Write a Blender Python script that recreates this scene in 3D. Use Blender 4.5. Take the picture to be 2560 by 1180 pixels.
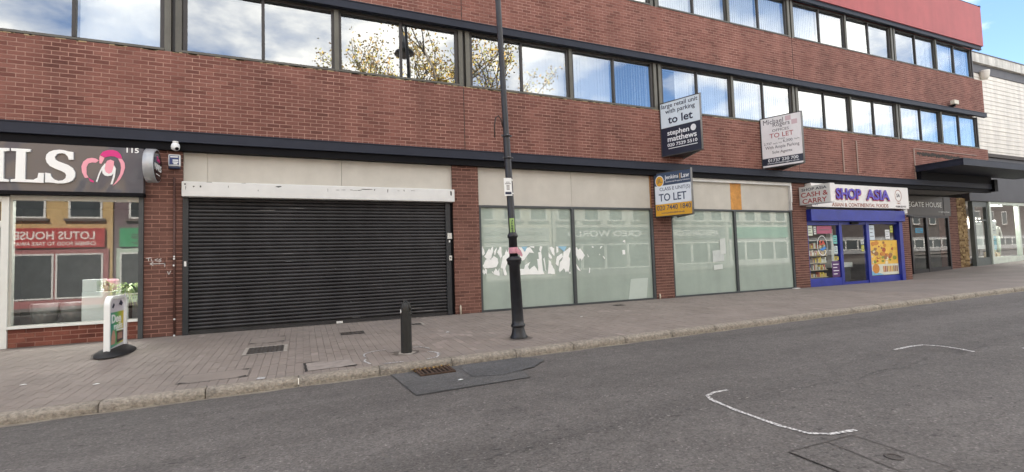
import bpy, bmesh, math, random
from mathutils import Vector, Matrix
random.seed(7)
R = math.radians
sc = bpy.context.scene
for o in list(bpy.data.objects):
    bpy.data.objects.remove(o)
COL = sc.collection

# ------------------------------------------------------------------ camera
CAM_Z = 1.15
yaw, pit, rol = R(23.554), R(2.954), R(1.827)
c_, s_ = math.cos(yaw), math.sin(yaw)
cp, sp = math.cos(pit), math.sin(pit)
R0 = Vector((c_, -s_, 0)); F0 = Vector((s_ * cp, c_ * cp, sp)); U0 = Vector((-sp * s_, -sp * c_, cp))
RV = math.cos(rol) * R0 - math.sin(rol) * U0
UV = math.sin(rol) * R0 + math.cos(rol) * U0
cam = bpy.data.cameras.new('camera'); cam_o = bpy.data.objects.new('camera', cam); COL.objects.link(cam_o)
M = Matrix((RV, UV, -F0)).transposed().to_4x4()
M.translation = Vector((0, -10.42, CAM_Z))
cam_o.matrix_world = M
cam.sensor_width = 36.0; cam.lens = 36.0 * 1205.45 / 2560.0
cam.clip_start = 0.05; cam.clip_end = 5000
sc.camera = cam_o

# ------------------------------------------------------------------ sky, sun, exposure
CLOUD_SEED = 12.2
SUN_EL, SUN_AZ = R(43), R(-14)          # azimuth from +Y (behind the building) towards +X
world = bpy.data.worlds.new('World'); sc.world = world; world.use_nodes = True
nt = world.node_tree; nt.nodes.clear()
wo = nt.nodes.new('ShaderNodeOutputWorld'); bg = nt.nodes.new('ShaderNodeBackground')
sky = nt.nodes.new('ShaderNodeTexSky'); sky.sky_type = 'NISHITA'; sky.sun_disc = False
sky.sun_elevation = SUN_EL; sky.sun_rotation = SUN_AZ
sky.air_density = 0.8; sky.dust_density = 0.3; sky.ozone_density = 1.0
tc = nt.nodes.new('ShaderNodeTexCoord'); sep = nt.nodes.new('ShaderNodeSeparateXYZ')
nt.links.new(tc.outputs['Generated'], sep.inputs[0])
def wmath(op, a, b):
    n = nt.nodes.new('ShaderNodeMath'); n.operation = op
    for i, v in enumerate((a, b)):
        if isinstance(v, (int, float)): n.inputs[i].default_value = v
        elif v is not None: nt.links.new(v, n.inputs[i])
    return n.outputs[0]
den = wmath('ADD', wmath('MAXIMUM', sep.outputs[2], 0.0), 0.22)
comb = nt.nodes.new('ShaderNodeCombineXYZ')
nt.links.new(wmath('DIVIDE', sep.outputs[0], den), comb.inputs[0])
nt.links.new(wmath('DIVIDE', sep.outputs[1], den), comb.inputs[1])
comb.inputs[2].default_value = CLOUD_SEED
cn = nt.nodes.new('ShaderNodeTexNoise'); cn.inputs['Scale'].default_value = 1.15
cn.inputs['Detail'].default_value = 9; cn.inputs['Roughness'].default_value = 0.58
nt.links.new(comb.outputs[0], cn.inputs['Vector'])
cr = nt.nodes.new('ShaderNodeValToRGB')
cr.color_ramp.elements[0].position = 0.42; cr.color_ramp.elements[0].color = (0, 0, 0, 1)
cr.color_ramp.elements[1].position = 0.555; cr.color_ramp.elements[1].color = (1, 1, 1, 1)
nt.links.new(cn.outputs['Fac'], cr.inputs[0])
cb = nt.nodes.new('ShaderNodeValToRGB')
cb.color_ramp.elements[0].position = 0.50; cb.color_ramp.elements[0].color = (6.2, 6.0, 5.7, 1)
cb.color_ramp.elements[1].position = 0.74; cb.color_ramp.elements[1].color = (11.0, 10.3, 9.4, 1)
nt.links.new(cn.outputs['Fac'], cb.inputs[0])
mx = nt.nodes.new('ShaderNodeMixRGB'); nt.links.new(cb.outputs[0], mx.inputs[2])
dim = nt.nodes.new('ShaderNodeMixRGB'); dim.blend_type = 'MULTIPLY'; dim.inputs[0].default_value = 1; dim.inputs[2].default_value = (0.70, 0.76, 0.82, 1)
nt.links.new(sky.outputs[0], dim.inputs[1])
nt.links.new(cr.outputs[0], mx.inputs[0]); nt.links.new(dim.outputs[0], mx.inputs[1])
nt.links.new(mx.outputs[0], bg.inputs['Color']); bg.inputs['Strength'].default_value = 0.10
nt.links.new(bg.outputs[0], wo.inputs['Surface'])

sun = bpy.data.lights.new('sun', 'SUN'); sun.energy = 5.0; sun.angle = R(0.6); sun.color = (1.0, 0.94, 0.86)
sun_o = bpy.data.objects.new('sun', sun); COL.objects.link(sun_o)
sv = Vector((math.cos(SUN_EL) * math.sin(SUN_AZ), math.cos(SUN_EL) * math.cos(SUN_AZ), math.sin(SUN_EL)))
sun_o.rotation_euler = (-sv).to_track_quat('-Z', 'Y').to_euler(); sun_o.location = sv * 60

sc.view_settings.view_transform = 'Standard'; sc.view_settings.look = 'None'
sc.view_settings.exposure = 2.12; sc.view_settings.gamma = 1.0; sc.view_settings.use_curve_mapping = False
sc.cycles.use_denoising = True
sc.cycles.max_bounces = 8; sc.cycles.transparent_max_bounces = 12
sc.cycles.caustics_reflective = False; sc.cycles.caustics_refractive = False

# ------------------------------------------------------------------ materials
MATS = {}
def pm(name, col, rough=0.6, metal=0.0, spec=0.5, var=0.12, vs=5.0, bump=0.0, bs=90.0, rnd=0.0, coat=0.0, streak=0.0):
    """Principled material: colour broken by noise, optional relief, per-piece tone and vertical run-off streaks."""
    if name in MATS: return MATS[name]
    m = bpy.data.materials.new(name); m.use_nodes = True; t = m.node_tree; L = t.links
    b = t.nodes['Principled BSDF']
    b.inputs['Roughness'].default_value = rough; b.inputs['Metallic'].default_value = metal
    b.inputs['Specular IOR Level'].default_value = spec
    if coat: b.inputs['Coat Weight'].default_value = coat; b.inputs['Coat Roughness'].default_value = 0.03
    geo = t.nodes.new('ShaderNodeNewGeometry')
    last = None
    def mul(fac_socket, lo, hi, prev):
        mr = t.nodes.new('ShaderNodeMapRange'); mr.inputs[3].default_value = lo; mr.inputs[4].default_value = hi
        L.new(fac_socket, mr.inputs[0])
        x = t.nodes.new('ShaderNodeMixRGB'); x.blend_type = 'MULTIPLY'; x.inputs[0].default_value = 1
        if prev is None: x.inputs[1].default_value = (*col, 1)
        else: L.new(prev, x.inputs[1])
        L.new(mr.outputs[0], x.inputs[2]); return x.outputs[0]
    if var:
        n = t.nodes.new('ShaderNodeTexNoise'); n.inputs['Scale'].default_value = vs; n.inputs['Detail'].default_value = 6
        n.inputs['Roughness'].default_value = 0.65
        L.new(geo.outputs['Position'], n.inputs['Vector']); 
        mr0 = t.nodes.new('ShaderNodeMapRange'); mr0.inputs[1].default_value = 0.3; mr0.inputs[2].default_value = 0.7
        L.new(n.outputs['Fac'], mr0.inputs[0]); last = mul(mr0.outputs[0], 1 - var, 1 + var, last)
    if rnd:
        oi = t.nodes.new('ShaderNodeObjectInfo'); ad = t.nodes.new('ShaderNodeMath'); ad.operation = 'ADD'
        L.new(oi.outputs['Random'], ad.inputs[0]); L.new(geo.outputs['Random Per Island'], ad.inputs[1])
        fr = t.nodes.new('ShaderNodeMath'); fr.operation = 'FRACT'; L.new(ad.outputs[0], fr.inputs[0])
        pw = t.nodes.new('ShaderNodeMath'); pw.operation = 'POWER'; pw.inputs[1].default_value = 0.6; L.new(fr.outputs[0], pw.inputs[0])
        last = mul(pw.outputs[0], 1 - rnd, 1 + rnd * 0.55, last)
    if streak:
        mp = t.nodes.new('ShaderNodeMapping'); mp.inputs['Scale'].default_value = (2.6, 2.6, 0.22)
        L.new(geo.outputs['Position'], mp.inputs['Vector'])
        n2 = t.nodes.new('ShaderNodeTexNoise'); n2.inputs['Scale'].default_value = 1.0; n2.inputs['Detail'].default_value = 5
        L.new(mp.outputs[0], n2.inputs['Vector'])
        mr2 = t.nodes.new('ShaderNodeMapRange'); mr2.inputs[1].default_value = 0.35; mr2.inputs[2].default_value = 0.7
        L.new(n2.outputs['Fac'], mr2.inputs[0]); last = mul(mr2.outputs[0], 1 + streak * 0.3, 1 - streak, last)
    if last is None: b.inputs['Base Color'].default_value = (*col, 1)
    else: L.new(last, b.inputs['Base Color'])
    if bump:
        n3 = t.nodes.new('ShaderNodeTexNoise'); n3.inputs['Scale'].default_value = bs; n3.inputs['Detail'].default_value = 4
        L.new(geo.outputs['Position'], n3.inputs['Vector'])
        bp = t.nodes.new('ShaderNodeBump'); bp.inputs['Strength'].default_value = bump; bp.inputs['Distance'].default_value = 0.02
        L.new(n3.outputs['Fac'], bp.inputs['Height']); L.new(bp.outputs[0], b.inputs['Normal'])
    MATS[name] = m; return m

def glassmat(name, refl=0.1, tint=(0.9, 0.95, 0.95), rtint=(1, 1, 1), wave=0.0):
    if name in MATS: return MATS[name]
    m = bpy.data.materials.new(name); m.use_nodes = True; t = m.node_tree; L = t.links; t.nodes.clear()
    o = t.nodes.new('ShaderNodeOutputMaterial'); mixn = t.nodes.new('ShaderNodeMixShader')
    tr = t.nodes.new('ShaderNodeBsdfTransparent'); tr.inputs[0].default_value = (*tint, 1)
    g = t.nodes.new('ShaderNodeBsdfGlossy'); g.inputs['Roughness'].default_value = 0.005; g.inputs[0].default_value = (*rtint, 1)
    fr = t.nodes.new('ShaderNodeFresnel'); fr.inputs[0].default_value = 1.5
    ad = t.nodes.new('ShaderNodeMath'); ad.operation = 'ADD'; ad.use_clamp = True; ad.inputs[1].default_value = refl
    gb = t.nodes.new('ShaderNodeNewGeometry'); inv = t.nodes.new('ShaderNodeMath'); inv.operation = 'SUBTRACT'; inv.inputs[0].default_value = 1.0
    L.new(gb.outputs['Backfacing'], inv.inputs[1]); ml = t.nodes.new('ShaderNodeMath'); ml.operation = 'MULTIPLY'
    L.new(fr.outputs[0], ad.inputs[0]); L.new(ad.outputs[0], ml.inputs[0]); L.new(inv.outputs[0], ml.inputs[1]); L.new(ml.outputs[0], mixn.inputs[0])
    if wave:
        geo = t.nodes.new('ShaderNodeNewGeometry')
        n = t.nodes.new('ShaderNodeTexNoise'); n.inputs['Scale'].default_value = 0.9; n.inputs['Detail'].default_value = 1
        L.new(geo.outputs['Position'], n.inputs['Vector'])
        bp = t.nodes.new('ShaderNodeBump'); bp.inputs['Strength'].default_value = wave; bp.inputs['Distance'].default_value = 0.05
        L.new(n.outputs['Fac'], bp.inputs['Height']); L.new(bp.outputs[0], g.inputs['Normal'])
    L.new(tr.outputs[0], mixn.inputs[1]); L.new(g.outputs[0], mixn.inputs[2]); L.new(mixn.outputs[0], o.inputs[0])
    MATS[name] = m; return m

# ------------------------------------------------------------------ mesh helpers
WL = {}
def wl(o): return WL[o.name] if o is not None else Vector((0, 0, 0))
def link(o, parent, world_loc):
    COL.objects.link(o)
    o.parent = parent; o.location = Vector(world_loc) - wl(parent); WL[o.name] = Vector(world_loc); return o
def tag(o, label=None, cat=None, group=None, kind=None):
    if label: o['label'] = label
    if cat: o['category'] = cat
    if group: o['group'] = group
    if kind: o['kind'] = kind
    return o
def thing(name, loc, label, cat, group=None):
    return tag(link(bpy.data.objects.new(name, None), None, loc), label, cat, group)

class MB:
    def __init__(s): s.v = []; s.f = []; s.m = []; s.sm = []
    def poly(s, pts, m=0, smooth=False):
        i = len(s.v); s.v += [tuple(p) for p in pts]; s.f.append(tuple(range(i, i + len(pts)))); s.m.append(m); s.sm.append(smooth); return s
    def box(s, x0, x1, y0, y1, z0, z1, m=0):
        i = len(s.v)
        s.v += [(x0, y0, z0), (x1, y0, z0), (x1, y1, z0), (x0, y1, z0), (x0, y0, z1), (x1, y0, z1), (x1, y1, z1), (x0, y1, z1)]
        for q in ((0, 3, 2, 1), (4, 5, 6, 7), (0, 1, 5, 4), (1, 2, 6, 5), (2, 3, 7, 6), (3, 0, 4, 7)):
            s.f.append(tuple(i + k for k in q)); s.m.append(m); s.sm.append(False)
        return s
    def prism(s, pts, d, m=0, side=None):
        """closed outline pts (3D, seen counter-clockwise from its front) pushed back by vector d"""
        n = len(pts); i = len(s.v); d = Vector(d)
        s.v += [tuple(p) for p in pts] + [tuple(Vector(p) + d) for p in pts]
        s.f.append(tuple(range(i, i + n))); s.m.append(m); s.sm.append(False)
        s.f.append(tuple(range(i + 2 * n - 1, i + n - 1, -1))); s.m.append(m); s.sm.append(False)
        for k in range(n):
            k2 = (k + 1) % n
            s.f.append((i + k, i + n + k, i + n + k2, i + k2)); s.m.append(m if side is None else side); s.sm.append(False)
        return s
    def lathe(s, prof, c, n=16, m=0, axis=None, smooth=True, cap=True):
        """prof: (radius, height) list, turned about axis through c"""
        ax = Vector(axis or (0, 0, 1)).normalized(); a = ax.orthogonal().normalized(); b = ax.cross(a); i = len(s.v); c = Vector(c)
        for r, h in prof:
            for k in range(n):
                t = 2 * math.pi * k / n
                s.v.append(tuple(c + ax * h + a * (r * math.cos(t)) + b * (r * math.sin(t))))
        for j in range(len(prof) - 1):
            for k in range(n):
                k2 = (k + 1) % n
                s.f.append((i + j * n + k, i + j * n + k2, i + (j + 1) * n + k2, i + (j + 1) * n + k)); s.m.append(m); s.sm.append(smooth)
        if cap:
            s.f.append(tuple(i + k for k in reversed(range(n)))); s.m.append(m); s.sm.append(False)
            e = i + (len(prof) - 1) * n
            s.f.append(tuple(e + k for k in range(n))); s.m.append(m); s.sm.append(False)
        return s
    def tube(s, pts, r, n=8, m=0, smooth=True):
        pts = [Vector(p) for p in pts]; rs = r if isinstance(r, (list, tuple)) else [r] * len(pts); i = len(s.v)
        prev = None
        for j, p in enumerate(pts):
            d = (pts[min(j + 1, len(pts) - 1)] - pts[max(j - 1, 0)]).normalized()
            a = d.orthogonal().normalized() if prev is None else (prev - d * prev.dot(d)).normalized()
            prev = a; b = d.cross(a)
            for k in range(n):
                t = 2 * math.pi * k / n; s.v.append(tuple(p + a * (rs[j] * math.cos(t)) + b * (rs[j] * math.sin(t))))
        for j in range(len(pts) - 1):
            for k in range(n):
                k2 = (k + 1) % n
                s.f.append((i + j * n + k, i + j * n + k2, i + (j + 1) * n + k2, i + (j + 1) * n + k)); s.m.append(m); s.sm.append(smooth)
        s.f.append(tuple(i + k for k in reversed(range(n)))); s.m.append(m); s.sm.append(False)
        e = i + (len(pts) - 1) * n
        s.f.append(tuple(e + k for k in range(n))); s.m.append(m); s.sm.append(False)
        return s
    def build(s, name, mats, parent=None, loc=None, bev=0.0, kind=None, tri=False):
        if not isinstance(mats, (list, tuple)): mats = [mats]
        base = Vector(loc) if loc is not None else wl(parent)
        me = bpy.data.meshes.new(name)
        me.from_pydata([tuple(Vector(p) - base) for p in s.v], [], s.f)
        for m in mats: me.materials.append(m)
        me.polygons.foreach_set('material_index', s.m); me.polygons.foreach_set('use_smooth', s.sm)
        me.update()
        o = bpy.data.objects.new(name, me); link(o, parent, base)
        if bev:
            b = o.modifiers.new('bevel', 'BEVEL'); b.width = bev; b.segments = 2; b.limit_method = 'ANGLE'
        if kind: o['kind'] = kind
        return o

TEXTS = []
def text(s, centre, u, w, h, mat, parent, name='lettering', bold=0.0, t=0.003, v=(0, 0, 1)):
    TEXTS.append((s, Vector(centre), Vector(u).normalized(), Vector(v), w, h, mat, parent, name, bold, t))
def flush_text():
    tmp = []
    for T in TEXTS:
        cu = bpy.data.curves.new('t', 'FONT'); cu.body = T[0]; cu.size = 1; cu.extrude = 0.01; cu.offset = T[9]; cu.resolution_u = 3
        cu.align_x = 'CENTER'
        o = bpy.data.objects.new('t', cu); COL.objects.link(o); tmp.append(o)
    dg = bpy.context.evaluated_depsgraph_get(); dg.update()
    for T, o in zip(TEXTS, tmp):
        me = bpy.data.meshes.new_from_object(o.evaluated_get(dg))
        s, C, u, v, w, h, mat, parent, name, bold, th = T
        xs = [p.co.x for p in me.vertices]; ys = [p.co.y for p in me.vertices]
        x0, x1, y0, y1 = min(xs), max(xs), min(ys), max(ys); n = u.cross(v).normalized(); base = wl(parent)
        for p in me.vertices:
            a = (p.co.x - (x0 + x1) / 2) / max(x1 - x0, 1e-6) * w; b = (p.co.y - (y0 + y1) / 2) / max(y1 - y0, 1e-6) * h
            p.co = C + u * a + v * b + n * (th if p.co.z > 0 else -0.001) - base
        me.materials.clear(); me.materials.append(mat); me.name = name
        ob = bpy.data.objects.new(name, me); link(ob, parent, base)
    for o in tmp:
        cu = o.data; bpy.data.objects.remove(o); bpy.data.curves.remove(cu)

# ------------------------------------------------------------------ levels of the street
def zf(X): return 0.0 if X < 20.5 else 0.033 * (X - 20.5)
def kt(X): return -0.13 + 0.011 * X
def pav(X, Y): return zf(X) + (kt(X) - zf(X)) * min(max(-Y / 4.05, 0), 1)
def road_z(X, Y):
    d = -4.2 - Y
    return kt(X) - 0.10 + 0.09 * (1 - ((d - 4.9) / 4.9) ** 2)

# ------------------------------------------------------------------ ground, road, pavements
def asphalt(name, tone, crack=True, seed=0.0):
    m = bpy.data.materials.new(name); m.use_nodes = True; t = m.node_tree; L = t.links; b = t.nodes['Principled BSDF']
    b.inputs['Roughness'].default_value = 0.82; b.inputs['Specular IOR Level'].default_value = 0.35
    geo = t.nodes.new('ShaderNodeNewGeometry')
    def noise(scale, det, rough=0.6, sx=1.0):
        mp = t.nodes.new('ShaderNodeMapping'); mp.inputs['Scale'].default_value = (scale * sx, scale, scale); mp.inputs['Location'].default_value = (seed, seed * 2, 0)
        L.new(geo.outputs['Position'], mp.inputs[0])
        n = t.nodes.new('ShaderNodeTexNoise'); n.inputs['Scale'].default_value = 1; n.inputs['Detail'].default_value = det; n.inputs['Roughness'].default_value = rough
        L.new(mp.outputs[0], n.inputs['Vector']); return n.outputs['Fac']
    def mr(s, a0, a1, b0, b1):
        n = t.nodes.new('ShaderNodeMapRange'); n.inputs[1].default_value = a0; n.inputs[2].default_value = a1; n.inputs[3].default_value = b0; n.inputs[4].default_value = b1
        L.new(s, n.inputs[0]); return n.outputs[0]
    def mult(a, bb):
        n = t.nodes.new('ShaderNodeMath'); n.operation = 'MULTIPLY'; L.new(a, n.inputs[0]); L.new(bb, n.inputs[1]); return n.outputs[0]
    vo = t.nodes.new('ShaderNodeTexVoronoi'); vo.inputs['Scale'].default_value = 75; L.new(geo.outputs['Position'], vo.inputs['Vector'])
    sepc = t.nodes.new('ShaderNodeSeparateColor'); L.new(vo.outputs['Color'], sepc.inputs[0])
    stones = mr(sepc.outputs[0], 0, 1, 0.74, 1.26)
    bright = mr(sepc.outputs[1], 0.94, 0.98, 1.0, 1.55)
    big = mr(noise(0.5, 5, 0.65, 0.35), 0.3, 0.7, 0.84, 1.14)
    mid = mr(noise(5.0, 5, 0.7), 0.3, 0.7, 0.86, 1.14)
    worn = mr(noise(26.0, 3, 0.6, 0.5), 0.60, 0.70, 1.0, 0.55)
    track = mr(noise(1.0, 4, 0.55, 0.06), 0.32, 0.68, 0.80, 1.14)
    oil = mr(noise(0.9, 4, 0.6, 0.5), 0.62, 0.74, 1.0, 0.72)
    f = mult(mult(mult(mult(stones, bright), mult(big, mid)), worn), mult(track, oil))
    x = t.nodes.new('ShaderNodeMixRGB'); x.blend_type = 'MULTIPLY'; x.inputs[0].default_value = 1; x.inputs[1].default_value = (*tone, 1)
    L.new(f, x.inputs[2]); L.new(x.outputs[0], b.inputs['Base Color'])
    bp = t.nodes.new('ShaderNodeBump'); bp.inputs['Strength'].default_value = 0.55; bp.inputs['Distance'].default_value = 0.012
    L.new(mult(sepc.outputs[2], mr(noise(160.0, 2), 0.3, 0.7, 0.5, 1.0)), bp.inputs['Height']); L.new(bp.outputs[0], b.inputs['Normal'])
    return m
M_ASPH = asphalt('asphalt', (0.128, 0.118, 0.110))
M_PATCH = asphalt('asphalt_patch', (0.114, 0.112, 0.110), seed=5.0)
M_PATCH2 = asphalt('asphalt_patch_dark', (0.098, 0.098, 0.099), seed=9.0)
M_TAR = pm('tar', (0.058, 0.057, 0.056), 0.7, var=0.2)

ground = MB().poly([(-2500, -2500, -3.5), (2500, -2500, -3.5), (2500, 2500, -3.5), (-2500, 2500, -3.5)]).build('ground', pm('earth', (0.12, 0.11, 0.09), 0.9, vs=0.05), kind='structure')

def sheet(name, xs, ys, zfn, mat):
    mb = MB(); nx, ny = len(xs), len(ys)
    mb.v = [(x, y, zfn(x, y)) for x in xs for y in ys]
    for i in range(nx - 1):
        for j in range(ny - 1):
            mb.f.append((i * ny + j, (i + 1) * ny + j, (i + 1) * ny + j + 1, i * ny + j + 1)); mb.m.append(0); mb.sm.append(True)
    return mb.build(name, mat, loc=(0, 0, 0), kind='structure')
frange = lambda a, b, n: [a + (b - a) * i / n for i in range(n + 1)]
road = sheet('road', frange(-70, 110, 90), frange(-14.0, -4.06, 20), road_z, M_ASPH)
def pav_sheet(x, y): return pav(x, y) - (0.014 if x < 14.0 else 0.0)

def paving_mat():
    m = bpy.data.materials.new('block_paving_far'); m.use_nodes = True; t = m.node_tree; L = t.links; b = t.nodes['Principled BSDF']
    b.inputs['Roughness'].default_value = 0.85
    geo = t.nodes.new('ShaderNodeNewGeometry'); mp = t.nodes.new('ShaderNodeMapping'); mp.inputs['Rotation'].default_value = (0, 0, R(90))
    L.new(geo.outputs['Position'], mp.inputs[0])
    br = t.nodes.new('ShaderNodeTexBrick'); br.inputs['Scale'].default_value = 1
    br.inputs['Brick Width'].default_value = 0.2; br.inputs['Row Height'].default_value = 0.1; br.inputs['Mortar Size'].default_value = 0.004
    br.inputs['Color1'].default_value = (0.212, 0.180, 0.158, 1); br.inputs['Color2'].default_value = (0.238, 0.206, 0.182, 1); br.inputs['Mortar'].default_value = (0.18, 0.155, 0.135, 1)
    L.new(mp.outputs[0], br.inputs['Vector'])
    n = t.nodes.new('ShaderNodeTexNoise'); n.inputs['Scale'].default_value = 0.8; n.inputs['Detail'].default_value = 6; L.new(geo.outputs['Position'], n.inputs['Vector'])
    mr = t.nodes.new('ShaderNodeMapRange'); mr.inputs[1].default_value = 0.3; mr.inputs[2].default_value = 0.7; mr.inputs[3].default_value = 0.85; mr.inputs[4].default_value = 1.15
    L.new(n.outputs['Fac'], mr.inputs[0])
    x = t.nodes.new('ShaderNodeMixRGB'); x.blend_type = 'MULTIPLY'; x.inputs[0].default_value = 1; L.new(br.outputs['Color'], x.inputs[1]); L.new(mr.outputs[0], x.inputs[2])
    L.new(x.outputs[0], b.inputs['Base Color']); return m
pavement = sheet('pavement', frange(-30, 13.98, 44) + [14.02] + frange(15, 80, 33), [-4.06, -3.4, -2.7, -2.0, -1.35, -0.7, 0.0, 0.7, 1.9], pav_sheet, paving_mat())
M_BLOCK = pm('paving_block', (0.252, 0.214, 0.185), 0.85, var=0.15, vs=1.1, rnd=0.08, bump=0.25, bs=140)
M_BLOCKP = pm('paving_block_pale', (0.30, 0.252, 0.22), 0.85, var=0.12, vs=3, rnd=0.15, bump=0.25, bs=140)

# single paving blocks: the nearest 300 in view are objects, the others one mesh
blocks = []
cw = Vector((0, -10.42, CAM_Z))
ix = 0; X = -7.0
while X < 14.0:
    Y = -4.05 + 0.1 * (ix % 2)
    while Y < 0.0:
        cx, cy = X + 0.05, Y + 0.1
        P = Vector((cx, cy, pav(cx, cy))) - cw; d = P.dot(F0); px = 1280 + 1205 * P.dot(RV) / d
        blocks.append((d if 15 < px < 2545 else 1e9, cx, cy)); Y += 0.2
    if ix % 2: blocks.append((1e9, X + 0.05, -4.0))
    X += 0.1; ix += 1
blocks.sort()
mbk = MB(); hx, hy = 0.0483, 0.0983
for i in range(1):
    mbk.box(-hx, hx, -hy, hy, -0.04, 0.0)
bme = bpy.data.meshes.new('paving_block'); bme.from_pydata(mbk.v, [], mbk.f); bme.materials.append(M_BLOCK); bme.update()
rest = MB(); restp = MB()
for i, (d, x, y) in enumerate(blocks):
    dz = random.uniform(-0.0015, 0.0015)
    pale = (1.2 < x < 3.0 and -3.6 < y < -2.2 and random.random() < 0.22) or random.random() < 0.012
    half = y <= -3.999 and abs(y + 4.0) < 1e-6
    if i < 300:
        o = bpy.data.objects.new('paving_block', bme)
        sl = (pav(x, y + 0.1) - pav(x, y - 0.1)) / 0.2
        link(o, pavement, (x, y, pav(x, y) + dz)); o.rotation_euler = (math.atan(sl) + random.uniform(-.006, .006), -math.atan(0.011) + random.uniform(-.01, .01), 0)
    else:
        q = restp if pale else rest
        h = 0.045 if half else hy
        k = len(q.v); tx, ty = random.uniform(-.006, .006), random.uniform(-.006, .006)
        top = [(x + a, y + b, pav(x + a, y + b) + dz + a * tx * 2 + b * ty) for a, b in ((-hx, -h), (hx, -h), (hx, h), (-hx, h))]
        q.v += top + [(p[0], p[1], p[2] - 0.03) for p in top]
        for f in ((0, 1, 2, 3), (0, 4, 5, 1), (1, 5, 6, 2), (2, 6, 7, 3), (3, 7, 4, 0)):
            q.f.append(tuple(k + z for z in f)); q.m.append(0); q.sm.append(False)
rest.build('block_paving', M_BLOCK, pavement, kind='stuff'); restp.build('pale_block_paving', M_BLOCKP, pavement, kind='stuff')

# kerb stones, one by one
M_KERB = pm('kerb_concrete', (0.295, 0.260, 0.212), 0.9, var=0.42, vs=24, rnd=0.12, bump=1.0, bs=45)
kerb = MB().box(-30, 80, -4.19, -4.07, -1.2, -0.75).build('kerb', pm('kerb_bed', (0.08, 0.07, 0.06), 0.9), loc=(0, 0, 0), kind='structure')
prof = [(0.0, -0.35), (-0.148, -0.35), (-0.148, -0.055), (-0.140, -0.03), (-0.120, -0.010), (-0.095, -0.002), (0.0, 0.0)]
kl = 0.915
km = MB(); n = len(prof)
segs = 6
km.v = [(-kl / 2 + kl * j / segs, a + (random.uniform(-.003, .003) if 1 < i < 6 else 0), b + (random.uniform(-.002, .002) if 1 < i < 6 else 0)) for j in range(segs + 1) for i, (a, b) in enumerate(prof)]
for j in range(segs):
    for i in range(n - 1):
        km.f.append((j * n + i, j * n + i + 1, (j + 1) * n + i + 1, (j + 1) * n + i)); km.m.append(0); km.sm.append(True)
km.f += [tuple(range(n)), tuple(reversed(range(segs * n, segs * n + n)))]; km.m += [0, 0]; km.sm += [False, False]
kme = bpy.data.meshes.new('kerb_stone'); kme.from_pydata(km.v, [], km.f); kme.materials.append(M_KERB); kme.polygons.foreach_set('use_smooth', km.sm)
bmx = bmesh.new(); bmx.from_mesh(kme); bmesh.ops.recalc_face_normals(bmx, faces=bmx.faces); bmx.to_mesh(kme); bmx.free()
xk = 2.72 - 0.925 * 12 + 0.4625
while xk < 45:
    o = bpy.data.objects.new('kerb_stone', kme)
    link(o, kerb, (xk, -4.052, kt(xk) + random.uniform(-.003, .003))); o.rotation_euler = (random.uniform(-.008, .008), -math.atan(0.011), 0); xk += 0.925

# opposite pavement (seen only in reflections)
sheet('opposite_pavement', frange(-70, 110, 60), [-17.2, -14.0], lambda x, y: kt(x) + 0.02, pm('far_paving', (0.16, 0.14, 0.13), 0.9))
MB().box(-70, 110, -14.15, -14.001, -1.2, -0.9).build('opposite_kerb', M_KERB, loc=(0, 0, 0), kind='structure')

# patches, grate and painted lines on the road
def decal(name, pts, mat, parent, zfn, dz, label=None):
    m = MB(); c = [sum(p[i] for p in pts) / len(pts) for i in (0, 1)]
    m.v = [(x, y, zfn(x, y) + dz) for x, y in pts] ; m.f = [tuple(range(len(pts)))]; m.m = [0]; m.sm = [False]
    o = m.build(name, mat, parent)
    if o.data.polygons[0].normal.z < 0: o.data.flip_normals()
    if label: o['label'] = label
    return o
def rough_edge(pts, amp, k=6):
    out = []
    for i, p in enumerate(pts):
        q = pts[(i + 1) % len(pts)]
        for j in range(k):
            t = j / k; a = amp if j else 0
            out.append((p[0] + (q[0] - p[0]) * t + random.uniform(-a, a), p[1] + (q[1] - p[1]) * t + random.uniform(-a, a)))
    return out
patch_pts = [(1.0, -4.24), (1.04, -5.49), (2.32, -5.45), (2.6, -4.24)]
decal('tar_seal', rough_edge([(0.988, -4.23), (1.03, -5.503), (2.332, -5.463), (2.612, -4.23)], 0.006), M_TAR, road, road_z, 0.004, 'black tar seam round the repaired patch')
decal('asphalt_patch', rough_edge(patch_pts, 0.006), M_PATCH, road, road_z, 0.008, 'smooth grey asphalt repair patch by the drain grate')
decal('asphalt_patch', rough_edge([(1.87, -4.24), (1.79, -5.01), (2.09, -5.16), (2.62, -4.98), (2.95, -4.6), (2.75, -4.24)], 0.012), M_PATCH2, road, road_z, 0.012, 'darker asphalt patch overlapping the repair')
M_GUT = pm('gutter_dirt', (0.24, 0.21, 0.165), 0.9, var=0.35, vs=9)
xs_ = frange(-9, 40, 120); gm = MB()
for a, b in zip(xs_, xs_[1:]):
    w0 = 0.05 + 0.05 * math.sin(a * 3.1) ** 2; w1 = 0.05 + 0.05 * math.sin(b * 3.1) ** 2
    gm.poly([(a, -4.19 - w0, road_z(a, -4.24) + .003), (b, -4.19 - w1, road_z(b, -4.24) + .003), (b, -4.19, road_z(b, -4.19) + .003), (a, -4.19, road_z(a, -4.19) + .003)])
gm.build('gutter_silt', M_GUT, road, kind='stuff')
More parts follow.
